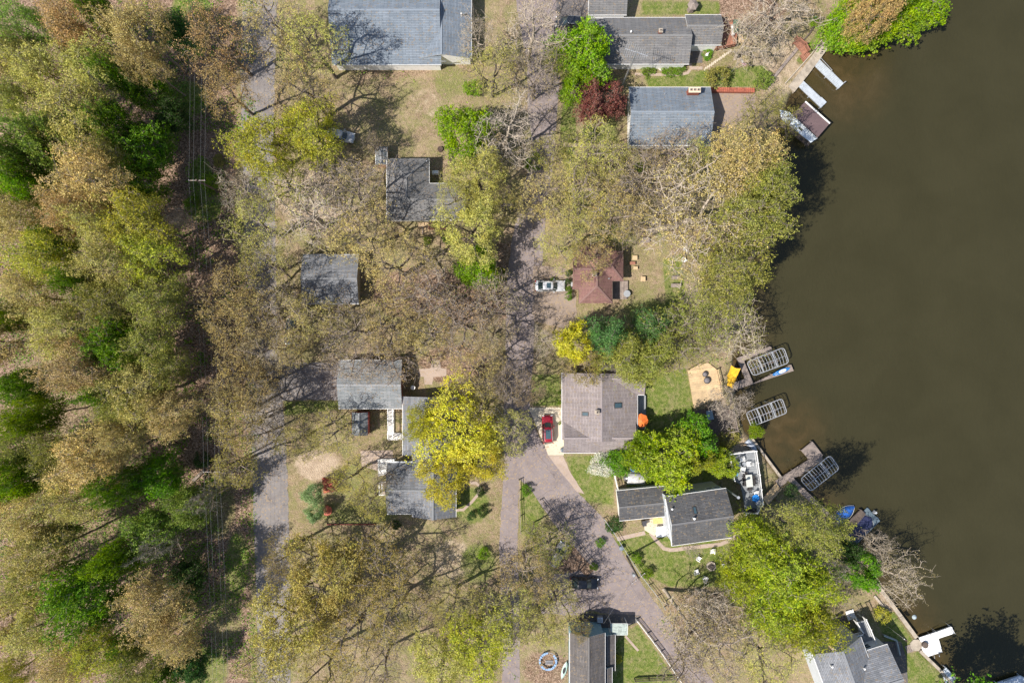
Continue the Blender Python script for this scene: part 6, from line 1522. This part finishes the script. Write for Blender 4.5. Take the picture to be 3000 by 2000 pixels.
# px py radius height kind colour | where    (px, py, radius as the crown shows in the photograph)
TREES = """
190 55 88 19 F peach|near the upper left corner
60 70 75 18 F mgreen|filling the upper left corner
370 70 95 19 F tan|at the top, left of the woodland gap
395 165 62 18 F tan|beside the dark green gap at the top
295 45 44 18 M green|small, between two peach crowns at the top
40 150 66 18 F olive|at left edge below the corner
95 190 88 19 F ytan|with broad pale crown near upper left edge
245 190 82 18 F ytan|south of the big peach crown at upper left
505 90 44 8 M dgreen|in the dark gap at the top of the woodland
190 325 105 19 F ytan|broad, in the upper left quarter
28 285 66 18 F olive|brownish, at the left edge in upper quarter
330 225 50 17 M green|squeezed between upper left crowns
410 245 56 11 M green|at woodland edge below the peach crowns
320 365 62 16 M green|right of the broad straw-yellow crown
425 430 72 12 M green|largest at the cut edge, upper left
130 400 92 19 M mgreen|hazy, at the left in upper quarter
240 520 98 20 F peach|domed, mid upper left
185 610 76 19 F peach|just below the domed peach crown
395 545 68 12 M green|vivid, right of the domed peach crown
390 635 92 18 F yg|on the cut edge at mid left
38 470 68 20 M mgreen|at left edge beside the hazy crown
75 535 60 18 M lime|small, at left below the hazy crown
38 640 74 18 F tan|at left edge a third down
110 760 86 19 F yg|left, above the big brown crowns
300 760 92 19 F ytan|centre of the woodland, upper middle
418 740 82 17 F yg|at the cut edge level with the slate outbuilding
60 870 84 18 F tan|at left edge near mid height
300 890 84 18 F olive|middle of woodland at mid height
445 880 88 17 F olive|at the cut edge level with the dark street car
350 1015 78 17 M green|half hidden in the woodland middle
22 925 46 18 M lime|at left edge near mid height
155 965 82 18 F ytan|left of centre in the woodland
430 1000 88 17 F olive|at the cut edge level with the outlined plot top
210 1085 98 19 F tan|large, left of the long garage
385 1150 98 18 F ytan|large with grey twigs near the cut
85 1235 66 19 M lime|round, at left edge below middle
485 1210 76 17 F tan|at the cut edge with open twigs
25 1315 64 17 F olive|at left edge, greyish
55 1412 80 19 M lime|large round, at left edge two thirds down
240 1370 98 19 F peach|large, lower middle of woodland
335 1300 72 18 F tan|just above the large lower peach crown
462 1395 62 11 M green|dark rich, by the fallen log
190 1465 82 18 F ytan|lower left, above the vivid green crown
560 1480 60 12 M mgreen|with silvery branches at the cut
450 1562 72 12 M mgreen|with silver dead limbs, lower woodland
60 1535 78 18 F tan|at left edge, lower third
240 1740 96 19 M green|broad vivid, lower left
100 1630 88 18 F ytan|left of the vivid lower green crown
330 1640 52 17 M lime|small, above the vivid lower green crown
445 1785 98 18 F tan|broad greyish, lower woodland edge
40 1730 74 18 F ytan|at left edge, lower quarter
80 1850 92 18 F ytan|at left edge near the bottom
262 1905 78 17 F yg|near the bottom left
505 1880 74 17 F tan|bottom of the woodland edge
180 1960 74 17 F tan|at bottom edge, far left
18 1985 52 15 F yg|in the bottom left corner
372 1965 80 16 F olive|at bottom edge, left
452 1978 60 10 M green|at bottom edge near the cut
565 1955 52 8 M dgreen|at bottom of the cut beside the wires
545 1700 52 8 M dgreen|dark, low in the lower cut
330 1180 70 17 F olive|between the tan crowns of the middle woodland
140 1330 66 17 F olive|near the left edge, lower middle
250 640 80 18 F ytan|between domed peach and straw crowns
480 1080 60 16 F olive|narrow, at the cut near the middle
300 430 66 16 F olive|behind the bright green cut edge trees
590 1470 40 15 B grey|silvery bare limbs above a soft green crown at the cut
455 1600 46 16 B grey|silver-limbed, in the lower woodland
520 640 36 12 B grey|small, bare at the woodland edge by the first pole
160 700 50 15 M green|small green gap filler right of the upper-left straw crown
230 820 48 18 M green|low green, between brown crowns at mid woodland
60 1130 56 15 M green|low green, left edge at middle height
300 1160 42 18 M green|deep green peeping between the middle tan crowns
330 1420 50 18 M green|low green, right of the large lower peach crown
150 1560 46 14 M green|low green, left of the lower vivid crown
380 1880 50 14 M green|low green, near the bottom of the woodland
200 100 40 14 M green|low green, under the peach crown in the upper left
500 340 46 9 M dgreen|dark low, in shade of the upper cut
-70 200 95 18 F tan|partly past the left edge, upper
-70 600 95 18 F ytan|partly past the left edge, upper middle
-70 1000 95 18 F tan|partly past the left edge, middle
-70 1450 95 18 F peach|partly past the left edge, lower middle
-70 1850 95 18 F tan|partly past the left edge, lowest
618 105 100 17 A peach|east of the woodland cut at the top
665 250 80 16 A peach|beside the street, second from the top
785 50 105 17 A tan|over the street at the top edge
905 110 100 17 A ytan|against the west side of the large building
885 250 100 16 A tan|south-west of the large building
760 430 98 16 D yg|over the street, western half of the yellow-green mass
900 385 98 15 D yg|beside the silver car, eastern half of the yellow-green mass
820 510 75 14 A yg|small southern part of the yellow-green mass
700 560 70 14 B pink|over the street below the yellow-green oak
745 640 88 15 A ytan|thin, over street north of the square outbuilding
770 760 80 15 A ytan|left of the square outbuilding
905 620 120 15 B ytan|thin, over pale ground north of the outbuilding
1040 550 105 15 B tan|thin, left of the L-shaped house
1050 690 115 15 A tan|open crown between the L-shaped house and outbuilding
1150 770 110 15 A tan|leafy, right of the square outbuilding
1255 860 110 14 B tan|open, south-east of the square outbuilding
1335 560 60 14 A ytan|overhanging the east wing of the L-shaped house
1400 520 88 14 D ytan|right of the L-shaped house, northern
1385 675 98 14 D ytan|south-east of the L-shaped house, largest there
1480 600 62 12 A ytan|by the lane right of the L-shaped house
1370 385 82 11 M lime|vivid, at the centre top by the white-limbed tree
1400 785 60 8 M lime|vivid, beside the lane left of the white car
1090 420 35 9 B tan|tiny, beside the small shed
1490 380 108 15 B grey|with white limbs right of the lime tree
1445 180 84 15 A ytan|right of the large building
1565 70 108 15 B pink|bare, over the lane at the top edge
1570 210 85 14 B tan|over the lane above the centre top
1395 95 60 14 B pink|bare, overlapping the large building's east roof
1700 150 86 10 M lime|large, beside the long low house
1690 232 62 9 M lime|lower part of the lime mass by the maroon tree
1630 180 52 10 A ytan|small, at the lane side of the lime tree
1747 305 80 9 M maroon|beside the slate-roofed house
1730 440 92 12 A ytan|south of the maroon tree
1625 450 66 12 A ytan|by the lane, west of the maroon tree's neighbour
1800 470 70 12 A ytan|south-west corner of the slate-roofed house
1985 440 92 14 B peach|bare pinkish, overhanging the slate-roofed house
1600 580 98 13 A tan|over the lane north of the white car
1700 570 104 14 A ytan|in the yard north of the red-roofed cottage
1800 610 96 14 A tan|right of the yard tree north of the cottage
1640 720 74 12 A ytan|just north of the white car
1730 750 66 11 A tan|over the red-roofed cottage's north end
1880 520 96 14 B tan|with open pale twigs south of the slate-roofed house
2105 640 190 21 C tan|huge and pale-limbed, reaching over the lake
2190 470 105 24 F tan|olive, dense at the shore below the boathouse
2250 345 92 14 A olive|over the landward half of the boathouse
2228 620 102 26 F olive|outermost at the bulge into the lake
2150 800 108 23 F olive|dense, south of the huge spreading tree
2262 540 74 25 F olive|right at the upper lake bulge
745 1130 80 14 A tan|over the street just left of the plot
752 1275 48 13 B tan|small bare, over the street left of the plot yard
1980 590 96 14 B tan|with pale limbs behind the huge spreading tree
2055 470 80 13 A ytan|south-east of the slate-roofed house
1850 660 60 12 B tan|left of the huge spreading tree's trunk
2280 25 112 12 B pink|bare, at the top edge left of the bright green tree
2200 100 84 12 B pink|thin bare, above the stair platform
2570 35 112 11 M lime|huge, overhanging the lake at the top edge
2480 85 64 9 M lime|left lobe of the huge lime tree at the top
2680 15 78 11 M lime|right lobe of the huge lime tree at the top
2575 30 70 18 D peach|growing through the lime tree at the top edge
2010 940 108 14 A olive|south-east of the red-roofed cottage, shaded
2110 900 108 14 A olive|between cottage yard and lake
2160 980 92 13 B ytan|twiggy, at the shore above the yellow sail
1990 1012 80 12 A olive|above the tan deck
2100 995 58 11 B ytan|twiggy, right above the tan deck
1905 955 50 12 P teal|dark, south of the red-roofed cottage
1785 985 54 14 P teal|light blue-green, north of the taupe roof
1830 1050 76 13 P olive|leaning on the taupe roof's north edge
1905 1050 72 13 P olive|at the north-east corner of taupe roof
1665 1005 64 11 M yellow|vivid, north-west of the taupe roof
1720 1075 58 10 A gold|against the north edge of the taupe roof
1600 1000 50 10 B grey|dark, beside the lane above the driveway
1555 1145 52 11 A pink|small, beside the lane left of the taupe roof
1492 1265 70 12 A ytan|thin, over the lane left of the red car
1480 1120 62 12 B tan|bare, over the lane between the plots
2142 1192 66 9 L grey|purple-grey bare, between tan deck and middle pontoon lift
1958 1350 94 10 M lemon|domed, largest by the garage
1884 1340 56 9 M lime|left lobe of the big maple by the garage
1905 1290 40 8 M lime|top lobe of the big maple near the taupe roof
2050 1295 74 8 M green|dark, behind the big maple
2035 1352 56 9 M lemon|right lobe of the big maple
2112 1368 48 6 M lemon|light, beside the sun deck's west rail
1812 1352 42 5 M green|next to the white blossoms
1765 1362 38 4 M white|at the taupe roof's south corner
2216 1262 22 3 M lime|low, at shore below the middle pontoon lift
2218 1595 78 14 P lemon|south of the sun deck
2290 1690 104 17 P lemon|largest at the centre of the southern feathery mass
2275 1790 80 14 P lemon|lower left of the southern feathery mass
2368 1830 84 14 P lemon|above the corner house roof
2176 1700 60 12 P lemon|left edge of the southern feathery mass
2375 1710 76 14 P lemon|right edge of the southern feathery mass
2240 1690 80 13 P lemon|between the upper and left parts of the feathery mass
2415 1555 80 21 F olive|between the sun deck and the covered boats
2310 1535 62 14 A ytan|below the deck stairs
2420 1680 66 12 B ytan|with bare silver twigs behind the bright shore tree
2535 1690 60 8 M green|bright, at the shore right of the feathery mass
2490 1615 46 7 M dgreen|dark, beside the pontoon boat
2640 1690 80 9 L pink|pinkish bare, leaning far over the lake
2575 1600 44 8 B pink|pinkish bare, over the pontoon boat
2450 1750 56 9 B olive|weeping thin, over the lower terrace
2040 1850 96 12 L tan|with a thick leaning pale trunk by the diagonal road
2110 1895 120 14 B tan|wide, between diagonal road and corner house
2240 1940 100 14 A ytan|left of the corner house roof
2010 1960 72 13 B tan|at bottom edge beside the diagonal road
2030 1610 26 9 B pink|slim pink-twigged, at the two-storey house's south wall
2090 1780 70 12 B pink|grey-twigged, south-east of the fire ring
950 1700 128 15 D gold|large, below the outlined plot, upper
1110 1650 100 14 A gold|south of the rambling house
845 1840 120 15 D gold|large, beside the street near the bottom
1010 1860 118 15 A gold|in the middle of the bottom grove
1150 1790 100 14 A gold|right half of the bottom grove
1290 1950 96 13 D ytan|at the bottom edge, left of the lane
1400 1890 108 14 D yg|beside the lane near the bottom
1330 1780 84 13 A ytan|over brown ground beside the lane
1500 1800 92 14 A ytan|over the lane at lower centre
1545 1680 84 13 A tan|over the lane, below the wire fence
1625 1765 84 12 A ytan|left of the black car
1600 1850 72 12 A ytan|above the broken trampoline
775 1965 84 14 A ytan|at the bottom edge over the street
950 1985 84 14 A gold|at the bottom edge, left
1120 1975 76 13 B gold|thin, at bottom edge in the bare patch
825 1640 70 14 A gold|western edge of the bottom grove by the street
1600 1600 76 10 A olive|between the wire fence and roadside fence
1560 1560 40 8 A olive|small, beside the wire fence
1700 1850 34 8 A gold|beside the dark grey gabled house
1335 1265 128 13 D yellow|vivid, covering the rambling house
1412 1335 78 12 D yellow|vivid, right lobe beside the lane
1300 1405 78 12 D yellow|vivid, lower lobe over the rambling roof
1235 1240 56 12 D yg|left lobe over the north roof
1400 1070 84 13 A tan|upper right corner of the outlined plot
1130 1060 88 13 B peach|over the long garage roof
1030 1050 80 13 B tan|over the driveway west of the long garage
850 1010 62 13 A tan|beside the street north of the plot driveway
870 1290 66 12 A ytan|west part of the plot, beside the street
965 1275 72 12 A ytan|south-west of the red-trimmed shed
1020 1400 66 10 A gold|right of the red platform
1080 1470 60 10 A gold|above the plot's south border
1120 1400 36 11 B tan|with black trunk by the white porch
1400 1200 66 12 A ytan|between the vivid yellow tree and lane
1350 1130 46 11 B peach|over the courtyard paving
672 850 90 15 A tan|beside the street, level with the outbuilding
664 960 84 15 A tan|along the street west side, middle
730 920 92 15 A tan|over the street near the dark car
820 900 84 14 B tan|bare, right of the street at mid height
695 1100 92 15 A tan|over the street left of the long garage
760 1020 76 14 A pink|grey-budded, over the street above the plot
668 1200 80 14 A tan|west of street beside the plot
715 1250 84 14 A gold|over the street left of the plot yard
690 1370 76 13 A gold|lowest west of the street by the plot
770 1210 62 13 B pink|bare, at the plot driveway mouth
905 925 80 14 A tan|below the square outbuilding
1020 970 88 14 B tan|thin, south-east of the square outbuilding
1140 950 92 14 A tan|middle of the grove above the plot
1350 950 100 14 B peach|bare peach, above the plot's right corner
1445 870 84 13 B tan|bare, beside the lane left of the white car
1440 985 66 13 A pink|right of the plot's upper corner
1250 980 80 14 A tan|above the courtyard paving
912 1449 30 6 M pale|upper of the two at the street side of the plot
920 1512 30 5 M pale|lower of the two at the street side of the plot
2920 2150 125 18 M green|just past the bottom right edge over the lake
"""
SHRUBS = """
1467 795 16 2.4 lime|tall narrow, at lane edge beside the vivid lime tree
1467 812 15 2.2 lime|lower of the narrow pair beside the vivid lime tree
1668 868 12 1.8 green|bright, southern end of the hedge by the white car
1667 848 10 1.6 green|second in the hedge by the white car
1666 825 10 1.6 dgreen|third in the hedge by the white car
1666 800 10 1.6 dgreen|northern end of the hedge by the white car
2105 218 34 3.2 olive|large round, on the lawn left of the thin flagpole
2240 233 26 2.6 mgreen|by the dark path end near the timber wall
1900 205 20 1.0 green|left half of the flower bed at the long low house
1960 203 22 1.1 green|middle of the flower bed at the long low house
1990 203 18 1.1 green|right end of the flower bed at the long low house
2075 160 17 1.0 green|behind the white garden statue
1540 1436 17 1.8 green|clipped, beside the wire fence top
1866 1635 15 1.8 lime|upper of two on the lawn edge by the utility pole
1898 1681 16 2.0 lime|lower of two on the lawn edge by the utility pole
1880 1655 8 1.0 green|tiny, between the two lawn edge shrubs
1800 1540 24 1.5 dgreen|dark, by the garage's south-west corner
1850 1345 26 2.4 green|under the big maple's left lobe
2256 1437 4 0.8 green|tiny, by the deck stairs
2318 1436 20 2.2 teal|blue-grey, beside the dock walkway start
1810 1930 13 1.2 yg|spiky yellow, by the east wall of the dark gabled house
1392 1330 18 2.0 dgreen|dark, in shade right of the rambling house
1405 1440 15 2.0 dgreen|dark, by the curved path end
1412 1500 16 2.0 dgreen|dark, south-east corner of the plot
1380 1510 13 1.6 dgreen|second dark one at the south-east corner of the plot
1160 1538 14 1.4 dgreen|dark, at plot's south border
1415 1620 18 1.5 lime|small bright, below the plot's corner
1310 700 14 1.6 green|under the yellow budding oak by small porch deck
1250 705 12 1.4 lime|bright, left of the small porch deck
1245 320 0 0 green|skip
1385 255 26 2.4 lime|between the large building and the centre lime tree
1560 470 28 2.4 lime|by the lane south of the white-limbed tree
1890 480 16 1.6 lime|below the slate-roofed house's pergola
1870 490 14 1.4 green|left of the bright one below the pergola
1640 1240 5 1.0 lime|in the narrow bed by the driveway, lowest
1640 1180 6 1.0 lime|in the narrow bed by the driveway, middle
1641 1150 6 1.0 green|in the narrow bed by the driveway, upper
620 535 30 1.6 lime|in the sunny patch of the cut by the northern pole
640 470 18 1.0 olive|pale, beside the sunny patch of the cut
560 590 22 1.4 green|below the sunny patch of the cut
592 1352 26 1.6 dgreen|beside the fallen log
1760 1590 14 1.4 green|left of the lawn's wire fence
2590 1800 24 1.8 yg|spreading yellow-green, on the lawn by the corner house
2385 62 14 1.2 lime|beside the lounger on the lake lawn
1740 1660 12 1.2 green|at the roadside fence end
2140 1290 30 1.6 olive|below the lower deck
1620 820 8 1.2 green|between the white car and budding tree
860 1600 20 1.4 green|under oak south of the plot by the street
1730 385 22 1.8 dgreen|in shade below the maroon tree
1590 1300 0 0 green|skip
"""
rt = random.Random(77); first = {}
def plant(kind, col, px, py, rp, h, where, bark=None):
    opts = PROTO[kind]; pi = rt.randrange(len(opts)); wm, lm, (ccx, ccy, R0), fc, H0 = opts[pi]
    zc = h * (fc + .12); s = (HC - zc) / HC / K
    x, y = (px - 1500) * s, (1000 - py) * s; r = rp * s
    sc = r / R0
    rz = 0.0 if kind == 'C' else math.radians({2040: -50, 2640: -20, 2142: 205}[int(px)]) if kind == 'L' else rt.uniform(0, 6.28)
    ca, sa = math.cos(rz), math.sin(rz); x -= (ccx * ca - ccy * sa) * sc; y -= (ccx * sa + ccy * ca) * sc
    bark = bark or (BARKM if kind == 'A' and rt.random() < .55 else BARKP if kind in 'CL' or (kind == 'B' and col in ('grey', 'pink', 'ytan')) else BARKM if kind in 'FPM' or kind == 'B' else BARK)
    kw = KINDW[kind] if not (kind == 'F' and px > 1000) else 'tall tree'
    lab = WORDS[col] + ' ' + kw + ' ' + where
    grp = 'trees of the left woodland' if kind == 'F' and px < 1000 else None
    t = thing('shore_tree' if kw == 'tall tree' else NAMES[kind], lab.replace('leaning tree with a thick leaning', 'tree with a thick leaning'), 'shrub' if kind == 'S' else 'tree', (x, y, -.02), rz, grp)
    t.scale = (sc, sc, h / H0)
    for nm, me, mat in (('trunk', wm, bark), ('crown', lm, LM[col])):
        o = bpy.data.objects.new(nm, me); COL.objects.link(o); o.parent = t
        o.material_slots[0].link = 'OBJECT'; o.material_slots[0].material = mat
    return t
for line in TREES.strip().splitlines():
    a, where = line.split('|'); a = a.split()
    plant(a[4], a[5], float(a[0]), float(a[1]), float(a[2]), float(a[3]), where)
for line in SHRUBS.strip().splitlines():
    a, where = line.split('|'); a = a.split()
    if where == 'skip': continue
    plant('S', a[4], float(a[0]), float(a[1]), float(a[2]), float(a[3]), where)

# low green undergrowth in the woodland, the cut and under the garden trees: uncountable, one object
rg = np.random.default_rng(5); n = 42000
X = np.concatenate([rg.uniform(-96, -41, n), rg.uniform(-40, 36, n // 3)]); Y = np.concatenate([rg.uniform(-62, 62, n), rg.uniform(-56, 56, n // 3)])
dn = vnoise(X * .22 + 40, Y * .22 + 40, 9) * .6 + vnoise(X * .7 + 11, Y * .7, 10) * .4
ix = np.clip(((X + 96) / .5).astype(int), 0, 10 ** 6); off_x = np.searchsorted(gx, X); off_y = np.searchsorted(gy, Y)
off_x = np.clip(off_x, 0, len(gx) - 1); off_y = np.clip(off_y, 0, len(gy) - 1)
lw = lawn[off_y, off_x]; li = litter[off_y, off_x]
keep = ((X < -41) & (dn + .25 * lw > .50)) | ((X >= -41) & (dn > .66) & (lw < .3) & (li > .2))
X, Y = X[keep], Y[keep]; k = 3
C = np.repeat(np.stack([X, Y, np.full(len(X), .12)], 1), k, 0) + rg.normal(size=(len(X) * k, 3)) * np.array([.25, .25, .1]); C[:, 2] = np.abs(C[:, 2])
nrm = rg.normal(size=C.shape); nrm[:, 2] = np.abs(nrm[:, 2]) + .5; nrm /= np.linalg.norm(nrm, axis=1, keepdims=True)
a = np.cross(nrm, rg.normal(size=C.shape)); a /= np.linalg.norm(a, axis=1, keepdims=True); b = np.cross(nrm, a); s = .12 * (.5 + rg.random((len(C), 1)))
V = np.stack([C - a * s, C - b * s * .6, C + a * s, C + b * s * .6], 1).reshape(-1, 3)
me = quad_mesh('undergrowth', V, np.arange(len(V)).reshape(-1, 4)); me.materials[0] = LM['green']
o = bpy.data.objects.new('undergrowth', me); COL.objects.link(o); o['kind'] = 'stuff'; o['label'] = 'low green undergrowth covering the woodland floor and the cut'; o['category'] = 'undergrowth'
